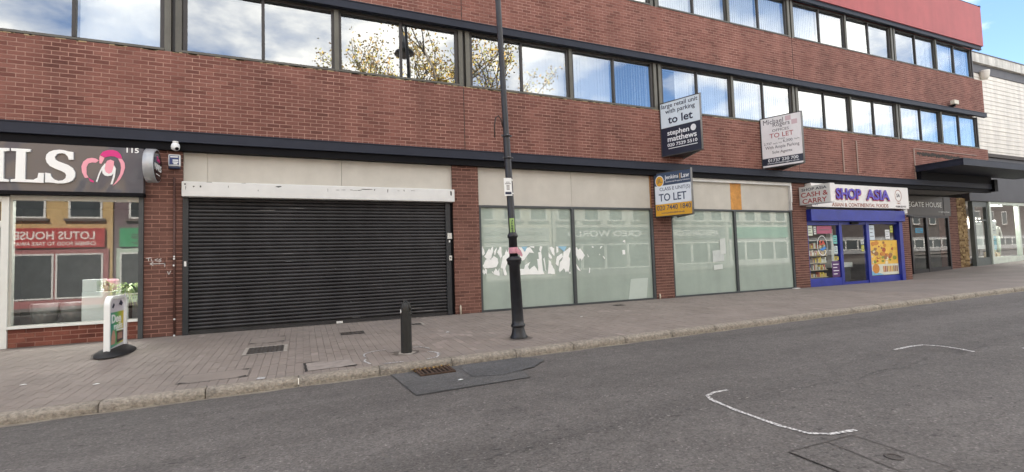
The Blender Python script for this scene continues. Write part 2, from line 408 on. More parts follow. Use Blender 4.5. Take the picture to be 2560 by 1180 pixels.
# worn seam along the road and paint lines
M_SEAM = pm('worn_seam', (0.26, 0.245, 0.225), 0.85, var=0.4, vs=30)
M_SEAMD = pm('worn_seam_dark', (0.080, 0.076, 0.073), 0.85, var=0.4, vs=30)
sm_ = MB(); sd_ = MB()
seam = [(-3, -7.5), (1.35, -7.35), (2.0, -7.34), (2.77, -7.32), (3.46, -7.3), (4.2, -7.32), (4.68, -7.36), (5.59, -7.34), (7.0, -7.27), (10, -7.2)]
for (ax, ay), (bx_, by_) in zip(seam, seam[1:]):
    L_ = math.hypot(bx_ - ax, by_ - ay); k = int(L_ * 13)
    for i in range(k):
        t = random.random(); x = ax + (bx_ - ax) * t; y = ay + (by_ - ay) * t + random.gauss(0, 0.035)
        tgt = sm_ if (random.random() < 0.55 and x < 4.4) else sd_
        if x > 8.5: continue
        sg = 1 if tgt is sm_ else 1.5
        pts = []
        for a in range(7):
            th = a / 7 * 6.283; rr = random.uniform(0.4, 1.0)
            pts.append((x + math.cos(th) * rr * 0.028 * sg, y + math.sin(th) * rr * 0.009 * sg))
        tgt.poly([(p, q, road_z(p, q) + 0.003) for p, q in pts])
sm_.build('worn_seam', M_SEAM, road, kind='stuff'); sd_.build('cracked_seam', M_SEAMD, road, kind='stuff')

def paint_mat():
    m = bpy.data.materials.new('worn_white_paint'); m.use_nodes = True; t = m.node_tree; L = t.links; b = t.nodes['Principled BSDF']
    b.inputs['Roughness'].default_value = 0.7
    geo = t.nodes.new('ShaderNodeNewGeometry'); n = t.nodes.new('ShaderNodeTexNoise'); n.inputs['Scale'].default_value = 55; n.inputs['Detail'].default_value = 5
    L.new(geo.outputs['Position'], n.inputs['Vector'])
    rp = t.nodes.new('ShaderNodeValToRGB'); rp.color_ramp.elements[0].position = .42; rp.color_ramp.elements[0].color = (.18, .17, .16, 1)
    rp.color_ramp.elements[1].position = .56; rp.color_ramp.elements[1].color = (.68, .67, .65, 1)
    L.new(n.outputs['Fac'], rp.inputs[0]); L.new(rp.outputs[0], b.inputs['Base Color']); return m
M_PAINT = paint_mat()
def paint_line(pts, w, parent, zfn, name='paint_line', dz=0.005, label=None):
    P = []
    for i in range(len(pts) - 1):
        for j in range(4):
            t = j / 4; P.append((pts[i][0] + (pts[i + 1][0] - pts[i][0]) * t, pts[i][1] + (pts[i + 1][1] - pts[i][1]) * t))
    P.append(pts[-1]); l = []; r = []
    for i, p in enumerate(P):
        a = P[max(i - 1, 0)]; b = P[min(i + 1, len(P) - 1)]; d = math.hypot(b[0] - a[0], b[1] - a[1]) or 1
        nx_, ny_ = -(b[1] - a[1]) / d, (b[0] - a[0]) / d; ww = w * random.uniform(.4, .58)
        l.append((p[0] + nx_ * ww, p[1] + ny_ * ww)); r.append((p[0] - nx_ * ww, p[1] - ny_ * ww))
    m = MB()
    for i in range(len(P) - 1):
        m.poly([(q[0], q[1], zfn(*q) + dz) for q in (r[i], r[i + 1], l[i + 1], l[i])])
    o = m.build(name, M_PAINT, parent)
    if o.data.polygons[0].normal.z < 0: o.data.flip_normals()
    if label: o['label'] = label
    return o
paint_line([(3.62, -7.02), (3.45, -7.02), (3.33, -7.06), (3.26, -7.18), (3.2, -7.5), (3.17, -7.9), (3.2, -8.1), (3.3, -8.18), (3.52, -8.22)], 0.035, road, road_z, label='white sprayed bracket line in the near road')
paint_line([(6.63, -6.8), (6.95, -6.785), (7.2, -6.82), (7.25, -7.0), (7.2, -7.2), (7.12, -7.36)], 0.045, road, road_z, label='white sprayed hooked line farther up the road')
paint_line([(7.75, -7.55), (7.6, -7.75), (7.45, -7.9)], 0.045, road, road_z)
for pts in ([(0.79, -3.27), (0.9, -3.17), (1.1, -3.13)], [(0.79, -3.27), (0.77, -3.42), (0.78, -3.5)], [(0.76, -3.62), (0.74, -3.75), (0.79, -3.92)], [(1.5, -3.17), (1.6, -3.2), (1.68, -3.32), (1.69, -3.4)], [(1.62, -3.58), (1.69, -3.64), (1.74, -3.8), (1.64, -4.0), (1.5, -4.03)], [(1.67, -3.62), (1.72, -3.75), (1.68, -3.9)], [(0.95, -4.0), (1.2, -4.02)]):
    paint_line(pts, 0.028, pavement, pav, dz=0.006)
decal('white_mark', [(-0.51, -4.01), (-0.42, -4.04), (-0.41, -3.95), (-0.49, -3.91)], M_PAINT, pavement, pav, 0.006, 'small white painted rectangle at the kerb edge')
# utility cover with concrete collar in the near road
M_IRON = pm('cast_iron', (0.085, 0.075, 0.068), 0.7, 0.3, var=0.25, vs=20, bump=0.6, bs=60)
M_RUST = pm('rusty_iron', (0.075, 0.045, 0.03), 0.8, 0.2, var=0.4, vs=25, bump=0.6, bs=60)
M_CONC = pm('pale_mortar', (0.36, 0.325, 0.28), 0.9, var=0.2, vs=15, bump=0.4, bs=70)
M_DIRT = pm('joint_dirt', (0.03, 0.027, 0.024), 0.95, var=0.2)

def cover(name, x0, x1, y0, y1, zfn, label, cat, collar=0.05, cm=None, im=None, ribs=6):
    cx, cy = (x0 + x1) / 2, (y0 + y1) / 2
    t = thing(name, (cx, cy, zfn(cx, cy)), label, cat)
    def z(x, y): return zfn(x, y)
    c = MB(); k = collar
    for a0, a1, b0, b1 in ((x0 - k, x1 + k, y0 - k, y0), (x0 - k, x1 + k, y1, y1 + k), (x0 - k, x0, y0, y1), (x1, x1 + k, y0, y1)):
        c.poly([(a0, b0, z(a0, b0) + .006), (a1, b0, z(a1, b0) + .006), (a1, b1, z(a1, b1) + .006), (a0, b1, z(a0, b1) + .006)])
    c.build('collar', cm or M_CONC, t)
    d = MB(); d.poly([(x0, y0, z(x0, y0) + .005), (x1, y0, z(x1, y0) + .005), (x1, y1, z(x1, y1) + .005), (x0, y1, z(x0, y1) + .005)]); d.build('lid', im or M_IRON, t)
    r = MB(); nx = max(2, int((x1 - x0) / 0.06)); ny = max(2, int((y1 - y0) / 0.06))
    for i in range(nx):
        for j in range(ny):
            a = x0 + (i + .5) * (x1 - x0) / nx; b = y0 + (j + .5) * (y1 - y0) / ny
            w = 0.018 if (i + j) % 2 else 0.01; h = 0.01 if (i + j) % 2 else 0.018
            r.box(a - w, a + w, b - h, b + h, z(a, b) + .004, z(a, b) + .010)
    r.build('raised_tread', im or M_IRON, t, kind='stuff')
    return t
cover('manhole_cover', -0.76, -0.27, -2.42, -1.92, pav, 'square patterned iron cover with pale collar in front of roller shutter', 'manhole cover', 0.05)
cover('inspection_cover', 0.62, 0.99, -1.48, -1.22, pav, 'small dark iron cover near the shutter, left of bollard', 'inspection cover', 0.012, M_DIRT)
cover('inspection_cover', 1.93, 2.13, -1.08, -0.86, pav, 'tiny iron cover with pale collar behind the bollard', 'inspection cover', 0.05)
cover('inspection_cover', 6.9, 7.15, -0.75, -0.55, pav, 'small dark cover below the frosted shop window with white paper', 'inspection cover', 0.015, M_DIRT)
def paver_cover(x0, x1, y0, y1, label):
    t = thing('recessed_cover', ((x0 + x1) / 2, (y0 + y1) / 2, pav((x0 + x1) / 2, y0)), label, 'access cover')
    f = MB(); k = .012
    for a0, a1, b0, b1 in ((x0 - k, x1 + k, y0 - k, y0), (x0 - k, x1 + k, y1, y1 + k), (x0 - k, x0, y0, y1), (x1, x1 + k, y0, y1)):
        f.poly([(a0, b0, pav(a0, b0) + .004), (a1, b0, pav(a1, b0) + .004), (a1, b1, pav(a1, b1) + .004), (a0, b1, pav(a0, b1) + .004)])
    f.build('frame', pm('steel_edge', (.13, .112, .098), .8, .1, var=.35, vs=12), t)
    e = MB(); e.poly([(x0, y0, pav(x0, y0) + .0035), (x1, y0, pav(x1, y0) + .0035), (x1, y1, pav(x1, y1) + .0035), (x0, y1, pav(x0, y1) + .0035)])
    e.build('infill', M_BLOCK, t)
    for (a, b, sx, sy) in ((x0, y0, 1, 1), (x1, y1, -1, -1), (x1, y0, -1, 1)):
        c = MB(); c.poly([(a, b, pav(a, b) + .006), (a + sx * .11, b + sy * .015, pav(a, b) + .006), (a + sx * .02, b + sy * .07, pav(a, b) + .006)][::(1 if sx * sy > 0 else -1)])
        c.build('broken_corner', M_DIRT, t)
paver_cover(-0.80, -0.28, -1.55, -1.02, 'paving filled cover with chipped corners just below the shutter')
paver_cover(-1.33, -0.62, -3.78, -3.36, 'wide sunken paving cover with cracked edge near the kerb')
def pale_patch(pts, lab):
    t = decal('concrete_patch', rough_edge(pts, .02), pm('worn_concrete', (.30, .262, .232), .9, var=.2, vs=9), None, pav, .0055); tag(t, lab, 'concrete patch'); return t
pale_patch([(0.04, -3.9), (0.04, -3.46), (0.58, -3.52), (0.62, -3.9)], 'pale broken concrete infill in the paving left of bollard')
decal('crack', rough_edge([(0.02, -3.93), (0.0, -3.44), (0.2, -3.42), (0.03, -3.47), (0.05, -3.9)], .006), M_DIRT, pavement, pav, .008)
decal('crack', rough_edge([(0.45, -3.9), (0.62, -3.92), (0.64, -3.86)], .006), M_DIRT, pavement, pav, .008)
# big utility cover low in the road
ut = thing('utility_cover', (3.1, -8.5, road_z(3.1, -8.5)), 'large triangular panelled iron cover sunk in near road', 'manhole cover')
def rz(p, d=.004): return (p[0], p[1], road_z(*p) + d)
f = MB(); A, B_, C_, D_ = (2.80, -8.25), (3.40, -8.27), (3.36, -8.85), (2.78, -8.85)
f.poly([rz(p, .005) for p in (D_, C_, B_, A)]); f.build('lid', M_ASPH, ut)
f = MB()
for a, b in ((A, B_), (B_, C_), (D_, A), (((A[0] + B_[0]) / 2 + .05, A[1]), (3.05, -8.85))):
    dx, dy = b[0] - a[0], b[1] - a[1]; l = math.hypot(dx, dy); nx_, ny_ = -dy / l * .0045, dx / l * .0045
    f.poly([rz(p, .008) for p in ((a[0] - nx_, a[1] - ny_), (b[0] - nx_, b[1] - ny_), (b[0] + nx_, b[1] + ny_), (a[0] + nx_, a[1] + ny_))][::-1])
o = f.build('joint_frame', M_IRON, ut)
for x, y in ((3.25, -8.6),):
    MB().lathe([(.05, .0), (.05, .006), (.035, .006), (.035, .002)], (x, y, road_z(x, y) + .004), 14).build('lifting_eye', M_IRON, ut)
# gully grate
gx0, gx1, gy0, gy1 = 1.28, 1.72, -4.62, -4.21
gt = thing('drain_grate', (1.5, -4.4, road_z(1.5, -4.4)), 'rusty iron drain grate with fallen yellow leaves at the kerb', 'drain grate')
f = MB(); z = lambda x, y: road_z(x, y) + .012
f.poly([(gx0, gy0, z(gx0, gy0)), (gx1, gy0, z(gx1, gy0)), (gx1, gy1, z(gx1, gy1)), (gx0, gy1, z(gx0, gy1))]); f.build('sump', pm('black_void', (.006, .006, .006), .9, var=0), gt)
f = MB()
for a0, a1, b0, b1 in ((gx0, gx1, gy0, gy0 + .03), (gx0, gx1, gy1 - .03, gy1), (gx0, gx0 + .03, gy0 + .031, gy1 - .031), (gx1 - .03, gx1, gy0 + .031, gy1 - .031)):
    f.box(a0, a1, b0, b1, z(a0, b0) - .002, z(a0, b0) + .016)
f.build('frame', M_RUST, gt)
bar = None
for i in range(7):
    x = gx0 + .055 + i * (gx1 - gx0 - .11) / 6
    MB().box(x - .013, x + .013, gy0 + .031, gy1 - .031, z(x, gy0) + .001, z(x, gy0) + .014).build('bar', M_RUST, gt)
lf = MB()
for i in range(170):
    x = random.uniform(gx0 - .02, gx1 + .03); y = gy1 - abs(random.gauss(0, .06)); zz = z(x, y) + .014 + random.uniform(0, .012); a = random.uniform(0, 6.28); r_ = random.uniform(.008, .02)
    lf.poly([(x + r_ * math.cos(a), y + r_ * math.sin(a), zz + random.uniform(-.004, .006)), (x + .4 * r_ * math.cos(a + 1.6), y + .4 * r_ * math.sin(a + 1.6), zz), (x - r_ * math.cos(a), y - r_ * math.sin(a), zz + random.uniform(-.004, .006)), (x + .4 * r_ * math.cos(a - 1.6), y + .4 * r_ * math.sin(a - 1.6), zz)])
tag(lf.build('fallen_leaves', pm('dead_leaf', (.42, .25, .06), .7, var=.4, vs=60), loc=(1.5, -4.3, road_z(1.5, -4.3))), 'drift of yellow dead leaves on the drain grate', 'leaves', kind='stuff')

# ------------------------------------------------------------------ the brick office building
def brickmat(name, a, b, stain=0.22):
    m = bpy.data.materials.new(name); m.use_nodes = True; t = m.node_tree; L = t.links; bs = t.nodes['Principled BSDF']
    bs.inputs['Roughness'].default_value = 0.8; bs.inputs['Specular IOR Level'].default_value = 0.3
    geo = t.nodes.new('ShaderNodeNewGeometry'); oi = t.nodes.new('ShaderNodeObjectInfo')
    ad = t.nodes.new('ShaderNodeMath'); ad.operation = 'ADD'; L.new(oi.outputs['Random'], ad.inputs[0]); L.new(geo.outputs['Random Per Island'], ad.inputs[1])
    fr = t.nodes.new('ShaderNodeMath'); fr.operation = 'FRACT'; L.new(ad.outputs[0], fr.inputs[0])
    rp = t.nodes.new('ShaderNodeValToRGB'); e = rp.color_ramp.elements
    mid = tuple((p + q) / 2 for p, q in zip(a, b))
    e[0].position = 0; e[0].color = (*[v * .8 for v in a], 1); e[1].position = 1; e[1].color = (*b, 1)
    x1 = e.new(.16); x1.color = (*a, 1); x2 = e.new(.5); x2.color = (*mid, 1)
    L.new(fr.outputs[0], rp.inputs[0])
    def nz(scale, det, lo, hi, vals, sc3=(1, 1, 1)):
        mp = t.nodes.new('ShaderNodeMapping'); mp.inputs['Scale'].default_value = tuple(scale * v for v in sc3); L.new(geo.outputs['Position'], mp.inputs[0])
        n = t.nodes.new('ShaderNodeTexNoise'); n.inputs['Scale'].default_value = 1; n.inputs['Detail'].default_value = det; L.new(mp.outputs[0], n.inputs['Vector'])
        r = t.nodes.new('ShaderNodeMapRange'); r.inputs[1].default_value = lo; r.inputs[2].default_value = hi; r.inputs[3].default_value, r.inputs[4].default_value = vals
        L.new(n.outputs['Fac'], r.inputs[0]); return r.outputs[0]
    prev = rp.outputs[0]
    for s in (nz(70, 4, .3, .7, (.86, 1.12)), nz(.9, 5, .38, .68, (1.08, 1 - stain), (1.6, 1, .28)), nz(.35, 4, .35, .65, (.84, 1.1))):
        x = t.nodes.new('ShaderNodeMixRGB'); x.blend_type = 'MULTIPLY'; x.inputs[0].default_value = 1; L.new(prev, x.inputs[1]); L.new(s, x.inputs[2]); prev = x.outputs[0]
    L.new(prev, bs.inputs['Base Color'])
    n3 = t.nodes.new('ShaderNodeTexNoise'); n3.inputs['Scale'].default_value = 120; L.new(geo.outputs['Position'], n3.inputs['Vector'])
    bp = t.nodes.new('ShaderNodeBump'); bp.inputs['Strength'].default_value = .35; bp.inputs['Distance'].default_value = .01; L.new(n3.outputs['Fac'], bp.inputs['Height']); L.new(bp.outputs[0], bs.inputs['Normal'])
    return m
M_BRICK = brickmat('red_brick', (.182, .072, .056), (.238, .104, .081))
M_BRICKP = brickmat('painted_brown_brick', (.130, .060, .046), (.180, .088, .068), .25)
M_MORT = pm('mortar_pink', (.43, .268, .218), .9, var=.2, vs=2.5, streak=.35)
M_MORTP = pm('mortar_brown', (.36, .20, .16), .9, var=.25, vs=3)
M_SLATE = pm('slate_painted_steel', (.016, .020, .034), .55, spec=.3, var=.14, vs=3, bump=.05, bs=8)
M_BLACK = pm('black_paint', (.005, .005, .007), .6, spec=.12, var=.25, vs=4)
M_COLUMN = pm('grey_aluminium', (.125, .120, .100), .5, .3, var=.12, vs=3, streak=.25)
M_FRAME = pm('dark_window_frame', (.035, .030, .027), .45, var=.15)
M_SILL = pm('sill_metal', (.10, .095, .08), .5, .2, var=.2, vs=5)
M_BLIND = pm('white_blind', (.86, .87, .86), .8, var=.04, vs=8)
M_ROOM = pm('office_wall', (.30, .30, .29), .9)
M_GLASSU = glassmat('reflective_glass', .31, (.95, .97, .97), (.94, .98, 1.0), wave=.06)
M_RED = pm('red_cladding', (.36, .066, .064), .55, var=.08, vs=2, streak=.12)
M_BEIGE = pm('cream_board', (.51, .485, .43), .7, var=.07, vs=2.2, streak=.05)
M_WHITE = pm('white_paint', (.72, .72, .70), .5, var=.08, vs=4, streak=.1)
M_DKALU = pm('dark_grey_frame', (.055, .062, .066), .45, .2, var=.12)

XL, XR = -14.0, 26.55
bld = thing('office_building', (6.0, 0, 0), 'long three storey red brick office building with shops below and strip windows', 'building')

# rear mass, slabs and inner rooms
core = MB()
core.box(XL, 25.9, 5.0, 14.0, 0.0, 11.0)
core.build('rear_block', M_ROOM, bld)
sl = MB()
sl.box(XL, 25.9, .30, 5.0, 3.40, 3.62); sl.box(XL, 25.9, .30, 5.0, 6.56, 6.74); sl.box(XL, 25.9, .30, 14.0, 9.45, 9.75)
sl.build('floor_slab', M_ROOM, bld)
MB().box(XL, XL + .25, .30, 5.0, 0, 9.4).box(25.86, 25.98, .3, 5.0, 3.7, 9.4).build('end_wall', M_BRICK, bld)
MB().box(XL, XR, -.10, .3, 11.30, 11.37).box(26.5, 26.62, -.13, 14.0, 11.301, 11.372).build('parapet_trim', M_SLATE, bld)

def brick_list(x0, x1, z0, n, header=True, hl=.225, hh=.075, off=0):
    out = []
    for k in range(n):
        z = z0 + k * hh
        w = hl / 2 if (header and k == 0) else hl
        a = x0 - (w / 2 if k % 2 else 0) + off
        while a < x1 - .01:
            l, r = max(a, x0), min(a + w, x1)
            if r - l > .03: out.append((l + .0065, r - .0065, z + .0068, z + hh - .0068))
            a += w
    return out
def wall_band(z0, z1, x1, individuals):
    n = int(round((z1 - z0) / .075)); hh = (z1 - z0) / n
    w = MB().box(XL, x1, 0.0005, .28, z0, z1).box(x1 - .25, x1 - .003, .281, 5.0, z0, z1).build('brick_band', M_MORT, bld)
    L_ = brick_list(XL, x1, z0, n, True, .225, hh)
    def key(b):
        P = Vector(((b[0] + b[1]) / 2, 0, (b[2] + b[3]) / 2)) - cw; d = P.dot(F0); px = 1280 + 1205 * P.dot(RV) / d; py = 590 - 1205 * P.dot(UV) / d
        return d if (12 < px < 2550 and 0 < py < 1180 and b[1] - b[0] > .2) else 1e9
    L_.sort(key=key)
    me = None; st = MB()
    full = .225 - .013
    for i, (a, b, c, d) in enumerate(L_):
        if any(abs((a + b) / 2 - j) < .12 and False for j in ()): continue
        # movement joints
        cut = [j for j in (3.44, 14.74) if a < j < b]
        y = random.uniform(-.0022, .0012)
        if i < individuals and not cut and abs(b - a - full) < .002:
            if me is None:
                q = MB().box(-(b - a) / 2, (b - a) / 2, 0, .045, -(d - c) / 2, (d - c) / 2)
                me = bpy.data.meshes.new('brick'); me.from_pydata(q.v, [], q.f); me.materials.append(M_BRICK); me.update()
            o = bpy.data.objects.new('brick', me); link(o, w, ((a + b) / 2, -.003 + y, (c + d) / 2)); o.rotation_euler = (0, random.uniform(-.004, .004), random.uniform(-.006, .006))
        else:
            parts = [(a, b)] if not cut else [(a, cut[0] - .012), (cut[0] + .012, b)]
            for l, r in parts:
                if r - l > .02: st.box(l, r, -.003 + y, .045, c + random.uniform(-.0008, .0008), d)
    # return face on the right-hand end
    k = 0
    for kk in range(n):
        yy = .05 + (.11 if kk % 2 else 0)
        while yy < 4.9:
            st.box(x1 - .045, x1 + .002, yy, yy + .215, z0 + kk * hh + .005, z0 + (kk + 1) * hh - .005); yy += .225
    st.build('brickwork', M_BRICK, w, kind='stuff')
    for j in (3.44, 14.74): MB().box(j - .010, j + .010, -.001, .02, z0 + .001, z1 - .001).build('movement_joint', M_DIRT, w)
    return w
band1 = wall_band(3.69, 5.195, XR, 300)
band2 = wall_band(6.715, 8.155, XR, 0)
# rough pale mortar edge under the first-floor sills
mm = MB()
for i in range(420):
    x = random.uniform(XL + 1, 26); mm.box(x, x + random.uniform(.03, .16), -.008, .002, 5.187 - random.uniform(.002, .012), 5.197)
mm.build('mortar_bead', pm('buff_mortar', (.42, .32, .19), .9, var=.3, vs=20), bld, kind='stuff')

# steel channel over the shops, channel under the second-floor brick, parapet
def channel(name, z0, z1, y, x1):
    m = MB().box(XL, x1, y, .002, z0, z1).box(XL, x1, y - .012, y, z1 - .022, z1 + .001).box(XL, x1, y - .012, y, z0 - .001, z0 + .022)
    return m.build(name, M_SLATE, bld, bev=.004)
channel('fascia_channel', 3.485, 3.688, -.15, 26.40)
MB().box(XL, 26.3, -.10, .06, 3.345, 3.483).build('black_beam', M_BLACK, bld)
channel('lintel_channel', 6.535, 6.713, -.11, 26.45)
channel('eaves_channel', 9.44, 9.585, -.09, 26.50)
MB().box(XL, 26.58, -.13, .28, 9.60, 11.299).box(26.30, 26.58, .281, 14.0, 9.60, 11.299).build('parapet', M_RED, bld)
MB().box(XL, 25.9, .14, .30, 9.36, 9.44).box(XL, 25.9, .14, .30, 6.48, 6.535).build('head_frame', M_FRAME, bld)

# strip windows
STATE1 = {1: 'nb', 2: 'nn', 3: 'nn', 4: 'nb', 5: 'bo', 6: 'hb', 7: 'bb', 8: 'bb', 9: 'bb', 10: 'bb', 11: 'bb'}
STATE2 = {6: 'bb', 7: 'bb', 8: 'bb', 9: 'bn', 10: 'nb', 11: 'bb'}
def strip_row(zs, zt, states):
    k = 0
    for m_i in range(-2, 4):
        c = 3.485 + 5.64 * m_i
        MB().box(c - .135, c - .032, .01, .16, zs, zt).box(c + .032, c + .135, .01, .16, zs, zt).build('column', M_COLUMN, bld, bev=.004)
        MB().box(c - .031, c + .031, .09, .17, zs, zt).build('joint_strip', M_FRAME, bld)
        MB().box(c + 2.85 - .045, c + 2.85 + .045, .01, .16, zs, zt).build('column', M_COLUMN, bld, bev=.004)
        for a, b in ((c + .21, c + 2.75), (c + 2.95, c + 5.43)):
            st = states.get(k, 'bb'); k += 1
            fb = .055; g0, g1 = zs + .075, zt - .04; mid = (a + b) / 2
            fr = MB().box(a - fb - .02, a, .05, .13, zs + .02, zt).box(b, b + fb + .02, .05, .13, zs + .02, zt)
            fr.box(a, b, .05, .13, zs + .02, g0).box(a, b, .05, .13, g1, zt).box(mid - .028, mid + .028, .045, .125, g0, g1)
            w = fr.build('window', M_FRAME, bld, bev=.006)
            MB().box(a - fb - .02, b + fb + .02, -.015, .05, zs + .004, zs + .042).build('sill', M_SILL, w)
            for i, (p, q) in enumerate(((a, mid - .028), (mid + .028, b))):
                ta, tb = random.gauss(0, .004), random.gauss(0, .005); pw_, ph_ = (q - p) / 2, (g1 - g0) / 2
                MB().prism([(p, .088 - ta * pw_ - tb * ph_, g0), (q, .088 + ta * pw_ - tb * ph_, g0), (q, .088 + ta * pw_ + tb * ph_, g1), (p, .088 - ta * pw_ + tb * ph_, g1)], (0, .006, 0)).build('pane', M_GLASSU, w)
                sname = st[i]
                if sname in 'bho':
                    bl = MB(); x = p + .02; stp = .088
                    if sname == 'h': x = p + (q - p) * .45
                    while x < q - .03:
                        ang = R(random.uniform(6, 12)) if sname != 'o' else R(random.uniform(56, 66))
                        hw = .05; dx, dy = math.cos(ang) * hw, math.sin(ang) * hw
                        cx = min(x + .045, q - .05)
                        bl.poly([(cx - dx, .20 - dy, g0 + .01), (cx + dx, .20 + dy, g0 + .01), (cx + dx, .20 + dy, g1 - .01), (cx - dx, .20 - dy, g1 - .01)])
                        x += stp
                    bl.box(p, q, .185, .225, g1 - .02, g1 + .02)
                    bl.build('vertical_blind', M_BLIND, w)
strip_row(5.20, 6.53, STATE1)
strip_row(8.158, 9.44, STATE2)
MB().box(25.915, 25.975, .02, .3, 5.2, 6.53).box(25.915, 25.975, .02, .3, 8.158, 9.44).build('corner_post', M_FRAME, bld)
# light sheet partitions inside the offices
MB().box(XL + .3, 25.8, 3.2, 3.3, 3.63, 6.5).box(XL + .3, 25.8, 3.2, 3.3, 6.75, 9.4).build('office_partition', M_ROOM, bld)

# brick pillars between the shops
def pillar(x0, x1, y=0.0, z1=3.344, zb=-.08, mat=M_BRICKP, mort=M_MORTP, name='pillar', label=None):
    p = MB().box(x0, x1, y + .006, y + .32, zb - .2, z1).build(name, mort, bld)
    st = MB()
    for a, b, c, d in brick_list(x0, x1, zb, int((z1 - zb) / .075 + .5), False):
        d = min(d, z1 - .002)
        if d - c < .01: continue
        st.box(a if a > x0 + .03 else x0 - .003, b if b < x1 - .03 else x1 + .003, y + random.uniform(-.002, .001), y + .1, c, d)
    st.build('brickwork', mat, p, kind='stuff')
    if label: p['label'] = label
    return p
for x0, x1 in ((-2.57, -2.0), (3.12, 3.73), (8.745, 9.355), (14.27, 14.92), (20.0, 20.5)): pillar(x0, x1)
pillar(25.95, 26.77, 1.3, 3.33, .05)
pillar(20.5, 20.51, .01, 3.34)
MB().box(XL, -5.55, .02, .3, -.3, 3.344).build('blank_wall', M_BRICKP, bld)

# ---- unit with the roller shutter
for a, b in ((-1.995, -1.615), (-1.610, .757), (.763, 3.118)):
    MB().box(a, b, .06, .09, 2.70, 3.343).build('board', M_BEIGE, bld)
def peel_mat():
    m = pm('peeling_white', (.66, .67, .655), .5, var=.06, vs=4); return m
MB().box(-1.985, 3.115, -.16, .12, 2.50, 2.775).build('shutter_box', peel_mat(), bld, bev=.012)
ch = MB()
random.seed(11)
def chip(x, z, w, h):
    pts = []
    for a in range(8):
        th = a / 8 * 6.283; rr = random.uniform(.45, 1); pts.append((x + math.cos(th) * rr * w, -.1615, z + math.sin(th) * rr * h))
    ch.poly(pts)
for x, z, w, h in ((-1.93, 2.72, .02, .02), (-1.92, 2.66, .008, .05), (-1.80, 2.68, .02, .018), (-1.69, 2.69, .02, .03), (-1.55, 2.77, .06, .006), (-1.25, 2.70, .008, .03), (-.41, 2.725, .06, .02), (-.76, 2.64, .01, .02), (-1.0, 2.77, .07, .005), (.48, 2.68, .006, .06), (.66, 2.69, .05, .006), (.78, 2.695, .06, .007), (.93, 2.70, .05, .007), (1.10, 2.70, .05, .008), (1.24, 2.72, .14, .013), (1.39, 2.715, .018, .02), (1.66, 2.71, .012, .06), (1.88, 2.71, .04, .006), (2.0, 2.72, .01, .03), (2.2, 2.72, .07, .006), (3.03, 2.69, .028, .07), (1.02, 2.693, .11, .004)):
    chip(x, z, w, h)
ch.build('paint_chips', pm('bare_grey', (.06, .06, .055), .8, var=.3, vs=30), bld, kind='stuff')
M_SHUT = pm('black_shutter_steel', (.034, .033, .035), .40, .25, var=.35, vs=2.2, streak=.3, rnd=.14)
shut = MB().box(-1.93, 2.95, .045, .06, -.1, 2.5).build('roller_shutter', M_SHUT, bld)
ns = 36; pitch = 2.49 / ns
sp_ = [(.040, -.5), (.016, -.46), (.004, -.25), (.000, .0), (.006, .22), (.018, .38), (.034, .44), (.040, .5)]
q = MB()
for (y0, h0), (y1, h1) in zip(sp_, sp_[1:]):
    q.poly([(-2.43, y0, h0 * pitch), (2.43, y0, h0 * pitch), (2.43, y1, h1 * pitch), (-2.43, y1, h1 * pitch)], smooth=False)
sme = bpy.data.meshes.new('slat'); sme.from_pydata(q.v, [], q.f); sme.materials.append(M_SHUT); sme.update()
for i in range(1, ns):
    o = bpy.data.objects.new('slat', sme); link(o, shut, (.51, random.uniform(-.001, .001) + .002, .012 + (i + .5) * pitch)); o.rotation_euler = (random.uniform(-.03, .03), random.uniform(-.0006, .0006), 0)
MB().box(-1.92, 2.94, -.006, .04, -.06, .07).build('bottom_rail', M_SHUT, shut)
for a, b in ((-1.99, -1.90), (2.93, 3.035)):
    MB().box(a, b, -.03, .05, -.07, 2.5).build('guide_rail', pm('rail_black', (.024, .026, .030), .45, .2), bld)
MB().box(3.036, 3.118, .05, .12, -.07, 2.5).build('jamb', M_BLACK, bld)
sc_ = MB(); random.seed(5)
for x, z, w, h in ((-.25, 1.43, .14, .006), (-.25, 1.28, .10, .005), (.62, 1.1, .02, .012), (1.55, 1.05, .012, .012), (1.7, 1.03, .1, .004), (1.35, .75, .05, .006), (-.6, 2.28, .25, .008), (-.1, 2.33, .2, .008), (.9, .42, .02, .012), (2.1, .2, .3, .008), (2.4, .13, .3, .009), (1.0, .1, .15, .006)):
    pts = []
    for a in range(8):
        th = a / 8 * 6.283; rr = random.uniform(.4, 1); pts.append((x + math.cos(th) * rr * w, -.001, z + math.sin(th) * rr * h))
    sc_.poly(pts)
sc_.build('scuff_marks', pm('grey_scuff', (.20, .20, .20), .7, var=.4, vs=40), shut, kind='stuff')
MB().box(.62, .74, -.012, -.006, .0, .045).build('white_tag', M_WHITE, shut)
MB().box(-1.965, -1.93, -.034, -.0305, 1.24, 1.33).build('sticker', M_WHITE, bld)
kb = thing('key_switch', (3.0, -.05, 1.25), 'small grey key switch and box on shutter right rail', 'key switch')
MB().box(2.955, 3.055, -.075, -.031, 1.68, 1.81).build('box', pm('pvc_grey', (.55, .54, .50), .5), kb, bev=.006)
MB().box(2.99, 3.02, -.05, -.031, 1.61, 1.65).build('clip', M_WHITE, kb)
MB().box(2.985, 3.05, -.06, -.031, 1.20, 1.31).build('key_plate', pm('pvc_grey', (.55, .54, .50), .5), kb, bev=.01)
MB().lathe([(.016, 0), (.016, .008)], (3.017, -.0605, 1.26), 12, axis=(0, -1, 0)).build('keyhole', M_BLACK, kb)

